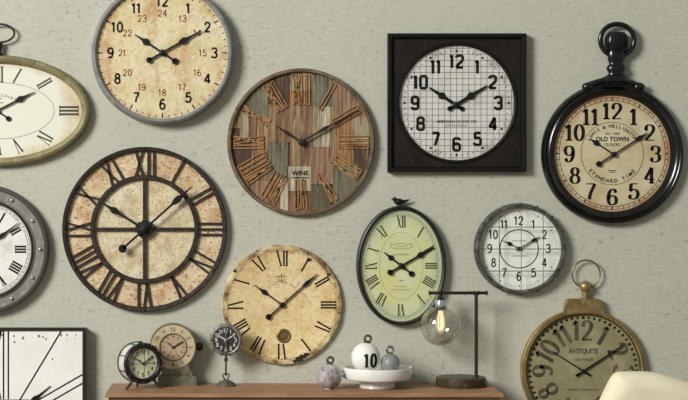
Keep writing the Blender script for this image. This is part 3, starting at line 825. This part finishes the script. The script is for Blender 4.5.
n = MB(); n.tube([(3.2 + 14 * sin(q), 5, 97.2 + 14 * cos(q)) for q in [2 * pi * k / 56 for k in range(56)]], .85, 10, True); n.build('hanging_ring', M('dull_brass_wire', (124, 110, 80), .4, .7), t, s)

# ================================================================== riveted porthole clock, left edge
d = .06
t, s = wall_thing('wall_clock', 'grey riveted porthole clock with white Roman dial cut by left edge', -17, 249.5, d)
PM = M('gunmetal_grey', (150, 147, 140), .42, .3, layers=[((118, 115, 110), 9, .4, .7), ((176, 172, 164), 26, .55, .72)])
mb = MB(); mb.rim(47.5, 47.5, [(0, 0), (0, 5), (1.4, 9), (3, 9.6), (4.2, 8.8), (5, 8), (13.6, 8), (13.6, 0)]); mb.build('rim', PM, t, s)
mb = MB(); mb.rim(47.5, 47.5, [(13.2, 0), (13.2, 8.4), (14.4, 10), (16.4, 9.8), (17.6, 7), (17.6, 0)]); mb.build('outer_band', M('dark_edge_metal', (84, 82, 78), .45, .4), t, s)
mb = MB(); mb.rim(47.5, 47.5, [(-.4, 4.8), (.2, 9.4), (1.6, 10.4), (3, 9.6), (3, 4.8)]); mb.build('inner_bezel', M('dark_gunmetal', (62, 60, 60), .4, .6), t, s)
mb = MB(); mb.disc(48, 48, 1, 5); dial = mb.build('dial', M('white_dial_enamel', (234, 232, 226), .5, layers=[((214, 210, 200), 12, .5, .7)]), t, s)
for k in range(12):
    a = 2 * pi * k / 12
    n = MB(); roman(n, ROM[k], (36.5 * sin(a), 36.5 * cos(a)), a, 11, 5.12, .2, .08, .09, .86, .04); n.build('numeral', INK, dial, s, smooth=False)
ticks(dial, s, INK, 46, 46, 1.8, .4, 5.1, ring=[(0, .35), (-2, .35)])
for k in range(12):
    a = 2 * pi * k / 12
    n = MB(); n.ball((56.8 * sin(a), 8.6, 56.8 * cos(a)), 1.9, 14, 1, .7); n.build('screw', M('bright_screw_steel', (168, 166, 162), .35, .7), t, s)
hand('hour_hand', BLACK, t, s, 303, 26, 6, 1.5, .6, 5, 8, 1.8)
hand('minute_hand', BLACK, t, s, 52.5, 43, 6.9, 1.5, .55, 4.4, 10, 2); pivot(t, s, BLACK, 2.6, 5, 8.4)

# ================================================================== square white clock, bottom left
d = .06
t, s = wall_thing('wall_clock', 'large square whitewashed clock with thin black frame in lower left corner', 6, 423, d)
t.location.y = -.0425
HW, HH = 79.6, 95.3
mb = MB(); mb.box(-HW + .6, HW - .6, -8.5, 0, -HH + .6, HH - .6); mb.build('case', M('black_case', (30, 27, 25), .5), t, s, smooth=False)
mb = MB()
for x0, x1, z0, z1 in ((-HW, HW, HH - 3, HH), (-HW, HW, -HH, -HH + 3), (-HW, -HW + 3, -HH + 3, HH - 3), (HW - 3, HW, -HH + 3, HH - 3)):
    mb.box(x0, x1, 0, 5.4, z0, z1)
mb.build('frame', M('thin_black_frame', (34, 31, 28), .45, .2), t, s, smooth=False)
WW = M('whitewashed_board', (240, 240, 234), .6, layers=[((230, 231, 224), 7, .4, .7), ((176, 168, 150), 30, .7, .76)])
mb = MB(); mb.box(-HW + 2.9, HW - 2.9, -.2, 4, -HH + 2.9, HH - 2.9); dial = mb.build('dial', WW, t, s, smooth=False)
HX, HZ = HW - 3.2, HH - 3.2
def ray(deg, off=0.0, q=22.5):
    a = radians(deg); dx, dz = sin(a), cos(a); ox, oz = cos(a) * off, -sin(a) * off
    f = min((HX - ox * (1 if dx > 0 else -1)) / abs(dx) if abs(dx) > 1e-6 else 1e9, (HZ - oz * (1 if dz > 0 else -1)) / abs(dz) if abs(dz) > 1e-6 else 1e9)
    g0 = q / max(abs(dx), abs(dz))
    return (ox + dx * g0, oz + dz * g0), (ox + dx * f, oz + dz * f)
SP = {0: [0], 1: [0], 2: [-3.8, 3.8], 3: [-5, 0, 5], 4: [-7, 7], 5: [-4, 4], 6: [-6, 0, 6], 7: [-7, -2, 3], 8: [-8, -3, 2, 7], 9: [-6, 4], 10: [-4, 4], 11: [-6, 4]}
for k in range(12):
    n = MB()
    if k == 0:
        for xo in (-2.4, 2.4): n.line((xo, 24), (xo, HZ), 1.5, 4.12)
        n.line((-20, 24), (-5, HZ), 2.2, 4.12); n.line((-5, 24), (-20, HZ), 1.2, 4.13)
    else:
        for o in SP[k]:
            p0, p1 = ray(k * 30 + (1 if k == 1 else 0), o); n.line(p0, p1, 1.5, 4.12)
    n.build('numeral', INK, dial, s, smooth=False)
n = MB()
for q, w in ((23, 1.6),):
    n.ribbon([(-q, -q), (q, -q), (q, q), (-q, q), (-q, -q)], w, 4.13)
n.build('inner_border', INK, dial, s, smooth=False)
n = MB()
for x_, z_ in ((8, 87), (8.6, 81), (17, 85), (-4, 88), (33, 87), (37, 86), (40, 84), (46.5, 64), (61, 83), (61, 88), (70, 88), (69, 84), (55, 88)):
    r_ = random.uniform(.5, 1.3); n.lathe([(0, 0, 4.1), (r_, r_ * 1.4, 4.1)], 9, c=(x_, z_))
n.build('paint_chips', M('grey_chip', (128, 124, 114), .8), dial, s, smooth=False)
hand('hour_hand', BLACK, t, s, 303, 34, 5, 2.6, .6, 5, 8)
hand('minute_hand', BLACK, t, s, 50.2, 58, 5, 2.6, .66, 5.6, 12, tip=.3); pivot(t, s, BLACK, 3.4, 4, 7.2)

# ================================================================== console table
TX0, TX1, TD = X(105, .45), X(504, .45), .45
WT = M('reddish_brown_wood', (162, 121, 86), .5, layers=[((126, 92, 66), 4, .42, .7, (1.2, 14, 14), .8), ((190, 152, 118), 7, .48, .7, (1, 18, 18), .7), ((84, 58, 42), 30, .68, .76, (.6, 2, 2), .7)])
WM = M('brown_moulding_wood', (112, 80, 56), .5)
WD = M('dark_brown_wood', (58, 38, 27), .5, layers=[((48, 32, 24), 5, .4, .7, (1, 12, 12))])
cx = (TX0 + TX1) / 2
t = thing('console_table', 'long brown wooden console table standing against the plaster wall under the clocks', 'table', (cx, -.23, 0))
def C(x0, x1, d0, d1, z0, z1, nm, m, bv=.003):
    b = MB(); b.box(x0 - cx, x1 - cx, d0 - .23, d1 - .23, z0, z1); return b.build(nm, m, t, smooth=False, bevel=bv)
C(TX0, TX1, .012, TD, TABLE_Z - .018, TABLE_Z, 'tabletop', WT)
C(TX0 + .015, TX1 - .015, .016, TD - .014, TABLE_Z - .034, TABLE_Z - .018, 'moulding', WM)
C(TX0 + .035, TX1 - .035, .03, TD - .035, TABLE_Z - .15, TABLE_Z - .034, 'apron', WD)
for x_ in (TX0 + .035, TX1 - .095):
    for dd in (.03, TD - .095): C(x_, x_ + .06, dd, dd + .06, 0, TABLE_Z - .15, 'leg', WD)
C(TX0 + .06, TX1 - .06, .05, TD - .055, .16, .185, 'lower_shelf', WT)

# ================================================================== drum alarm clock on splayed legs
def table_thing(name, label, cat, px, d, rz=0, group=None):
    return thing(name, label, cat, (X(px, d), -d, TABLE_Z), rz, group), S(d)
t, s = table_thing('alarm_clock', 'silver drum alarm clock with black riveted front ring and splayed legs', 'clock', 141.6, .235, radians(25), 'small clocks on the table')
SILV = M('pale_silver_metal', (226, 226, 222), .4, .2, layers=[((196, 196, 193), 20, .45, .7)])
DKM = M('dark_pewter', (58, 58, 56), .45, .5, layers=[((88, 88, 84), 30, .5, .72)])
ZC = 25.5
mb = MB(); mb.lathe([(0, 0, -17), (17, 17, -17), (19.4, 19.4, -15), (19.8, 19.8, 3), (0, 0, 3)], 64, c=(0, ZC)); mb.build('drum', SILV, t, s)
mb = MB()
for hh in (-15,): mb.rim(19.7, 19.7, [(-.4, hh), (.7, hh + .2), (.7, hh + 1.4), (-.4, hh + 1.6)], 64, c=(0, ZC))
for k in range(8):
    a = 2 * pi * (k + .5) / 8; mb.tube([(20.2 * sin(a), -15, ZC + 20.2 * cos(a)), (20.2 * sin(a), 3, ZC + 20.2 * cos(a))], .5, 6)
mb.build('drum_bands', DKM, t, s)
mb = MB(); mb.rim(14.8, 14.8, [(0, 2.8), (.4, 6.4), (1.6, 7.4), (3, 6.4), (4.6, 6.4), (5.6, 5.6), (5.8, 3.4), (4.8, 2.2), (0, 2.2)], 64, c=(0, ZC)); mb.build('front_ring', M('black_pewter', (44, 44, 43), .4, .5), t, s)
for k in range(14):
    a = 2 * pi * k / 14; n = MB(); n.ball((19.2 * sin(a), 6.4, ZC + 19.2 * cos(a)), 1.25, 10); n.build('rivet', DKM, t, s)
mb = MB(); mb.disc(15, 15, 2.9, 4, 48, c=(0, ZC)); dial = mb.build('dial', M('light_green_dial', (232, 234, 196), .6), t, s)
for k in range(12):
    a = 2 * pi * k / 12
    n = MB(); digits(n, str(k or 12), 11.2 * sin(a), ZC + 11.2 * cos(a), 3.8, 4.1, .16); n.build('numeral', INK, dial, s, smooth=False)
hand('hour_hand', BLACK, t, s, 303, 9, 4.5, .9, .6, 1.8, 2, c=(0, ZC)); hand('minute_hand', BLACK, t, s, 55, 12.5, 5, .9, .6, 1.6, 2, c=(0, ZC)); pivot(t, s, BLACK, 1.1, 4, 5.9, c=(0, ZC))
n = MB(); n.tube([(-16, 7, ZC), (0, 7.8, ZC), (16, 7, ZC)], .35, 6); n.tube([(0, 7, ZC - 16), (0, 7.8, ZC), (0, 7, ZC + 16)], .35, 6); n.build('guard_wire', DKM, t, s)
for sg in (-1, 1):
    n = MB(); n.tube([(sg * 11, 4, ZC - 16), (sg * 15, 4.6, 4), (sg * 18.2, 5, 1.2)], [1.7, 1.4, 1.1], 10); n.ball((sg * 18.2, 5, 1.15), 1.1, 10); n.build('leg', DKM, t, s)
n = MB(); n.tube([(0, -9, ZC - 18), (0, -12, 1.2)], [1.5, 1.1], 10); n.ball((0, -12, 1.15), 1.1, 10); n.build('leg', DKM, t, s)
n = MB(); n.spin([(0, ZC + 19), (2.2, ZC + 19.4), (2.6, ZC + 20.6), (1.6, ZC + 21.6), (0, ZC + 21.8)], (0, -4), 16); n.build('top_button', DKM, t, s)

# ================================================================== mantel clock on stepped base
t, s = table_thing('mantel_clock', 'round beige-faced mantel clock on stepped grey-green base with black side knob', 'clock', 175.5, .07, radians(4), 'small clocks on the table')
OL = M('grey_green_metal', (128, 127, 104), .5, .2, layers=[((104, 103, 82), 14, .42, .68), ((150, 148, 124), 26, .56, .72)])
mb = MB(); mb.box(-17.5, 20.5, -11, 12, 0, 8.6); mb.prism([(-17.5, 8.6), (20.5, 8.6), (19.6, 9.8), (-16.6, 9.8)], -10.4, 11.2); mb.build('plinth', OL, t, s, smooth=False)
mb = MB(); mb.prism([(-14, 9.6), (16.6, 9.6), (16.6, 12), (14.6, 15), (13, 18), (12, 24), (-17, 22), (-16.8, 17.5), (-14, 14)], -8, 7.2); mb.build('cradle', OL, t, s, smooth=False)
c = (-2.6, 38.2)
mb = MB(); mb.lathe([(0, 0, -9), (20, 20, -9), (23, 23, -7.5), (23.6, 23.6, 5.4), (22.6, 22.6, 7.2), (21.8, 21.8, 6.6), (0, 0, 6.6)], 72, c=c); mb.build('case', OL, t, s)
BEI = M('beige_chapter_ring', (204, 190, 156), .6, layers=[((178, 162, 124), 14, .45, .7)])
mb = MB(); mb.lathe([(22, 22, 6.5), (21.7, 21.7, 7.6), (13.6, 13.6, 7.6), (13.4, 13.4, 6.5)], 64, close=True, c=c); ring = mb.build('chapter_ring', BEI, t, s)
mb = MB(); mb.rim(13, 13, [(-.2, 6.6), (0, 8.2), (.9, 8.2), (1.1, 6.6)], 48, c=c); mb.build('inner_bezel', M('dull_pewter', (112, 104, 86), .45, .5), t, s)
mb = MB(); mb.disc(13, 13, 6.6, 7.2, 48, c=c); dial = mb.build('dial', M('pinkish_tan_dial', (190, 166, 136), .6, layers=[((172, 144, 114), 16, .45, .7)]), t, s)
BRN = M('brown_numeral_ink', (104, 86, 60), .7)
for k in range(12):
    a = 2 * pi * k / 12
    n = MB(); digits(n, str(k or 12), c[0] + 17.6 * sin(a), c[1] + 17.6 * cos(a), 3.9, 7.7, .17, rot=a); n.build('numeral', BRN, ring, s, smooth=False)
n = MB()
for k in range(12):
    a = 2 * pi * k / 12
    n.line((c[0] + 11.6 * sin(a), c[1] + 11.6 * cos(a)), (c[0] + 9 * sin(a), c[1] + 9 * cos(a)), 1, 7.3)
n.lathe([(3.4, 3.4, 7.3), (3, 3, 7.3)], 24, c=(c[0], c[1] - 6)); n.build('minute_track', BRN, dial, s, smooth=False)
hand('hour_hand', BLACK, t, s, 310, 8, 7.8, .9, .6, 1.6, 2, c=c); hand('minute_hand', BLACK, t, s, 60, 11, 8.3, .9, .6, 1.4, 2, c=c); pivot(t, s, BLACK, 1, 7.2, 9.2, c=c)
n = MB(); n.tube([(c[0] + 22, 0, c[1]), (c[0] + 25, 0, c[1])], 1.6, 12); n.ball((c[0] + 26.6, 0, c[1] - .2), 4.5, 24, .85); n.build('winding_knob', BLACK, t, s, label='black winding knob')

# ================================================================== clock on a slender stand
t, s = table_thing('desk_clock', 'little dark round clock with white numerals on thin pedestal stand', 'clock', 226, .12, radians(-3), 'small clocks on the table')
zc = 46
mb = MB(); mb.spin([(0, 0), (10, 0), (10.2, 1.2), (8.4, 3), (5.6, 4.8), (3, 6.2), (0, 6.4)], n=40); mb.build('base', M('pewter_grey', (130, 130, 123), .4, .6, layers=[((74, 74, 70), 24, .45, .7)]), t, s)
n = MB()
for sg in (-1, 1): n.tube([(sg * .6, 0, 5.8), (sg * 3, 0, 9.2), (sg * 3.2, 0, 11.4), (sg * 1.4, 0, 12), (0, 0, 10.6)], .7, 8)
n.build('scroll', DKM, t, s)
n = MB(); n.spin([(0, 10), (1, 10), (.85, 24), (1.9, 24.5), (1.9, 27.5), (1.1, 28.4), (1.1, 31), (0, 31)], n=20); n.build('stem', DKM, t, s)
mb = MB(); mb.lathe([(0, 0, -4), (14, 14, -4), (16, 16, -2.6), (16, 16, 2), (14, 14, 3.4), (12.6, 12.6, 2.6), (0, 0, 2.6)], 56, c=(0, zc)); mb.build('case', M('worn_pewter', (140, 140, 133), .4, .4, layers=[((72, 72, 68), 30, .46, .66)]), t, s)
for k in range(12):
    a = 2 * pi * (k + .5) / 12; n = MB(); n.ball((16 * sin(a), 0, zc + 16 * cos(a)), 1.0, 8); n.build('rivet', DKM, t, s)
mb = MB(); mb.disc(12.7, 12.7, 2, 3, 48, c=(0, zc)); dial = mb.build('dial', M('charcoal_dial', (40, 41, 40), .5), t, s)
WI = M('white_dial_ink', (206, 206, 198), .6)
for k in range(12):
    a = 2 * pi * k / 12
    n = MB(); digits(n, str(k or 12), 9.6 * sin(a), zc + 9.6 * cos(a), 3.8, 3.1, .18); n.build('numeral', WI, dial, s, smooth=False)
hand('hour_hand', WI, t, s, 302, 7.5, 3.4, 1, .6, 1.8, 2, c=(0, zc)); hand('minute_hand', WI, t, s, 58, 10.5, 3.9, .9, .6, 1.6, 2, c=(0, zc)); pivot(t, s, WI, 1, 3, 4.8, c=(0, zc))
n = MB(); n.tube([(0, 3.2, zc - 14.5), (0, 5.6, zc - 8), (0, 6, zc), (0, 5.6, zc + 8), (0, 3.2, zc + 14.5)], .45, 6); n.build('guard_wire', M('bright_wire', (158, 158, 152), .35, .7), t, s)

# ================================================================== round weights with ring tops
def weight(px, d, z0, r, squash, ring_r, body, ringm, label, ring_dx=0, rx=1.0, ten=False):
    s = S(d)
    t = thing('ball_ornament', label, 'ornament', (X(px, d), -d, z0), 0, 'ring-topped ball ornaments')
    zc = r * squash
    prof = [(0, 0), (r * .42, 0)]
    for k in range(1, 18):
        q = -pi / 2 + pi * k / 18
        if sin(q) * r * squash + zc > .3 and r * cos(q) * 1 > r * .2: prof.append((r * cos(q), zc + r * squash * sin(q)))
    prof += [(r * .2, 2 * zc - .35), (0, 2 * zc - .3)]
    b = MB(); b.spin(prof, n=48); bo = b.build('body', body, t, s)
    b = MB(); b.spin([(r * .26, 2 * zc - 1), (r * .24, 2 * zc + .6), (r * .12, 2 * zc + 1), (0, 2 * zc + 1)], (ring_dx * .5, 0), 20); b.build('neck', ringm, t, s)
    b = MB(); b.tube([(ring_dx + ring_r * sin(q), 0, 2 * zc + ring_r + .4 + ring_r * cos(q)) for q in [2 * pi * k / 28 for k in range(28)]], 1.15, 10, True); b.build('ring', ringm, t, s)
    return t, bo, s, zc
MOT = M('mottled_lilac_grey', (172, 164, 164), .5, layers=[((132, 122, 124), 26, .48, .62), ((206, 200, 198), 18, .52, .66), ((92, 84, 84), 40, .66, .74)])
DRING = M('dark_iron_ring', (78, 76, 70), .5, .5)
weight(329.3, .25, TABLE_Z, 12.8, .99, 3, MOT, DRING, 'mottled lilac-grey ball ornament standing directly on the table left of white dish', 1)
# white footed dish
dd = .188; s = S(dd)
t = thing('footed_dish', 'round white ceramic footed dish holding two ball ornaments', 'dish', (X(377.3, dd), -dd, TABLE_Z))
CER = M('white_glazed_ceramic', (236, 236, 230), .3, 0, coat=.3)
mb = MB(); mb.spin([(0, 0), (17.4, 0), (18, .6), (17.6, 2), (17, 8.6), (0, 8.6)], n=72); mb.build('foot', CER, t, s)
mb = MB(); mb.spin([(0, 8.4), (30, 8.4), (33, 9.4), (34.2, 11.4), (34.8, 19.6), (34.4, 20.6), (33.4, 20.6), (32.6, 19.6), (32, 15.4), (30, 14.7), (0, 14.5)], n=96); mb.build('tray', CER, t, s)
n = MB()
n.tube([(-34, 4, 17.5), (-36.4, 4.6, 16.4), (-36.4, 4.6, 12.5), (-33.6, 4, 11.4)], 1.2, 10); n.build('lug_handle', CER, t, s)
z_in = TABLE_Z + 14.5 * s
WB = M('white_painted_ball', (240, 239, 232), .4)
tb, bo, sb, zb = weight(365.8, .19, z_in + .001, 14.5, 1.05, 3.2, WB, DRING, 'large white ball ornament marked 10 resting in white dish', 2)
n = MB(); digits(n, '10', 3.8, zb - 2.0, 13.8, 0, .2, ROUND, .72, .5, gap=.2, serif=True, adv1=.42, fine=True)
# lay the printed figures onto the ball's curved face
def onto(v):
    x, z = v[0], v[2] - zb; zz = z / 1.05
    y = sqrt(max(14.62 ** 2 - x * x - zz * zz, 1)); return (x, y, v[2])
n.moved(onto); n.build('numeral', INK, bo, sb, smooth=False, label='black printed 10')
GB = M('blue_grey_ball', (138, 140, 142), .4, layers=[((108, 110, 112), 22, .45, .68), ((186, 188, 188), 24, .6, .72)])
weight(390.3, .2, z_in + .001, 9.7, 1.0, 3.2, GB, M('dull_silver_ring', (112, 112, 106), .4, .6), 'small blue-grey ball ornament resting in white dish beside the 10 ball', -.4)

# ================================================================== table lamp with glass globe
dd = .135
t, s = table_thing('table_lamp', 'bronze table lamp with clear glass globe hung from a horizontal arm', 'lamp', 461, dd)
BZ = M('dark_bronze_metal', (92, 80, 62), .42, .6, layers=[((66, 56, 44), 10, .42, .68), ((118, 104, 82), 24, .56, .72)])
BZD = M('blackened_bronze', (50, 45, 38), .42, .5)
mb = MB(); mb.spin([(0, 0), (24.6, 0), (25, .6), (25, 8.6), (24.2, 9.4), (0, 9.6)], n=72); mb.build('base', BZ, t, s)
n = MB(); n.spin([(0, 9.4), (2.6, 9.4), (2.4, 10.6), (1.75, 11), (1.75, 94), (0, 94)], (15.2, 0), 24); n.build('pole', BZD, t, s)
za = 93.2
n = MB(); n.tube([(-32, 0, za), (-31, 0, za), (25.6, 0, za), (26.6, 0, za)], [1.2, 1.6, 1.6, 1.2], 16)
for x_ in (-31.4, -21, 13, 17.5, 25.8): n.tube([(x_ - .8, 0, za), (x_ + .8, 0, za)], 2.2, 16)
n.build('arm', BZD, t, s)
xg = -20.5
n = MB(); n.spin([(0, za - 1), (1.7, za - 1.5), (1.7, za - 5), (3.6, za - 5.4), (3.6, za - 7), (0, za - 7)], (xg, 0), 24); n.build('hanger', BZD, t, s)
n = MB(); n.spin([(0, za - 6.6), (4.6, za - 7), (5.2, za - 8), (5.2, za - 13.5), (0, za - 13.5)], (xg, 0), 32); n.build('socket', M('polished_chrome', (222, 222, 220), .18, .9), t, s, label='polished chrome socket')
n = MB(); n.spin([(0, za - 13.4), (5.6, za - 13.4), (6, za - 14.2), (6, za - 16.4), (5.2, za - 17), (0, za - 17)], (xg, 0), 32); n.build('collar', BZD, t, s)
zg = za - 33.2; R = 20.2
prof = []; prof_i = []
a0 = math.asin(5.6 / R)
for k in range(29):
    a = a0 + (pi - a0) * k / 28
    prof.append((R * sin(a) if k < 28 else 0, zg + R * cos(a)))
    prof_i.append(((R - .5) * sin(a) if k < 28 else 0, zg + (R - .5) * cos(a)))
n = MB(); n.spin(prof, (xg, 0), 56); n.build('glass_globe', glass_material('clear_globe_glass', (.84, .84, .81, 1), .95), t, s)
n = MB(); n.spin([(2.4, za - 17), (2.6, za - 20), (4.4, za - 26), (5, za - 32), (4.4, za - 36.5), (2.6, za - 39), (0, za - 39.8)], (xg, 0), 32); b = n.build('bulb', bulb_material(), t, s)
n = MB()
for k in range(5):
    a = 2 * pi * k / 5
    n.tube([(xg + 1.3 * cos(a), 1.3 * sin(a), za - 18), (xg + 2.4 * cos(a), 2.4 * sin(a), za - 24), (xg + 2.6 * cos(a), 2.6 * sin(a), za - 34), (xg + 1.0 * cos(a), 1.0 * sin(a), za - 37)], .55, 8)
n.build('filament', emit_material('glowing_filament', (255, 228, 176), 2.6), b, s)
n = MB(); n.tube([(25.2, -3, 4), (26.6, -3.4, 5), (27, -4, 2), (27.2, -6, .8), (24, -15, .7), (20, -21, .7)], .55, 8); n.build('cord', M('clear_cord', (196, 190, 172), .4), t, s)

# ================================================================== cream upholstered chair
dc = 1.05; s = S(dc)
cxp = 660; CS = 2.0; x0c = X(cxp, dc); zt = Z(371, dc)
t = thing('upholstered_chair', 'cream upholstered chair with rounded back in front of table at right', 'chair', (x0c, -dc - .0, 0))
FAB = M('cream_linen_fabric', (236, 229, 198), .9, layers=[((226, 217, 182), 9, .4, .7)], bump=.25, bscale=420, spec=.2)
def P(px, py): return ((px + CS - cxp) * s, Z(py, dc))
def cushion(name, outline, d0, d1, bev, mat=FAB, seg=4):
    b = MB(); b.prism(outline, d0, d1)
    o = b.build(name, mat, t, smooth=True); m = o.modifiers.new('Bevel', 'BEVEL'); m.width = bev; m.segments = seg; m.limit_method = 'ANGLE'; m.angle_limit = radians(50)
    me = o.data; me.polygons.foreach_set('use_smooth', [True] * len(me.polygons)); 
    return o
top = catmull([P(583, 436), P(590, 418), P(597.5, 400), P(604, 386), P(610, 375.5), P(616, 371.6), P(630, 371), P(648, 371.6), P(664, 374.5), P(678, 378.6), P(692, 383.5), P(706, 391), P(717, 404), P(724, 422), P(728, 440)], 4)
zs = .47
outl = top + [P(728, 440)[:1] + (zs,), P(583, 436)[:1] + (zs,)]
def inset(pts, q):
    mx = (pts[0][0] + pts[-2][0]) / 2; mz = .66
    return [(mx + (x - mx) * (1 - q / .33), mz + (z - mz) * (1 - q / .3)) for x, z in pts]
b = MB(); RB = .075; layers = []
for k in range(9):
    a = pi / 2 * k / 8; layers.append((RB * (1 - sin(a)), -.07 + RB * (1 - cos(a))))
for k in range(9):
    a = pi / 2 * k / 8; layers.append((RB * (1 - cos(a)), .1 - RB * (1 - sin(a))))
vs = []; fs = []; m = len(outl)
for q, h in layers: vs += [(x, h, z) for x, z in inset(outl, q)]
for i in range(len(layers) - 1):
    for k in range(m): fs.append([i * m + k, i * m + (k + 1) % m, (i + 1) * m + (k + 1) % m, (i + 1) * m + k])
fs.append(list(range(m))); fs.append([(len(layers) - 1) * m + k for k in range(m)])
b.add(vs, fs); o = b.build('backrest', FAB, t); o.data.polygons.foreach_set('use_smooth', [True] * len(o.data.polygons))

xl, xr = P(583, 0)[0], P(728, 0)[0]
cushion('seat', [(xl, .34), (xr, .34), (xr, zs + .01), (xl, zs + .01)], -.5, .07, .03)
LEGW = M('dark_chair_leg_wood', (66, 48, 36), .5)
for xx in (xl + .03, xr - .07):
    for h_ in (-.46, .01):
        b = MB(); b.prism([(xx + .006, 0), (xx + .034, 0), (xx + .04, .36), (xx, .36)], h_, h_ + .04); b.build('leg', LEGW, t, smooth=False)

# ================================================================== light, sky, camera
def area(name, loc, target, size, power, color, shape='RECTANGLE', sy=None):
    l = bpy.data.lights.new(name, 'AREA'); l.energy = power; l.color = color; l.size = size; l.shape = shape; l.size_y = sy or size
    o = bpy.data.objects.new(name, l); COL.objects.link(o); o.location = loc
    o.rotation_euler = (Vector(target) - Vector(loc)).to_track_quat('-Z', 'Y').to_euler(); return o
area('window_daylight', (-9, -9.2, 6.8), (.4, 0, 1.6), 4.2, 2300, (1, .985, .945), sy=4)
w = bpy.data.worlds.new('World'); SC.world = w; w.use_nodes = True
bg = w.node_tree.nodes['Background']; bg.inputs[0].default_value = (.96, 1.0, .98, 1); bg.inputs[1].default_value = .29

cam = bpy.data.cameras.new('Camera'); co = bpy.data.objects.new('Camera', cam); COL.objects.link(co)
co.location = (0, -CAM_D, CAM_Z); co.rotation_euler = (radians(90), 0, 0)
cam.sensor_width = 36; cam.lens = FPX / 688 * 36
cam.shift_x = (344 - VX) / 688; cam.shift_y = (VY - 200) / 688
SC.camera = co
SC.view_settings.view_transform = 'Standard'; SC.view_settings.look = 'None'
SC.view_settings.gamma = 1; SC.view_settings.use_curve_mapping = False
SC.view_settings.exposure = -0.14
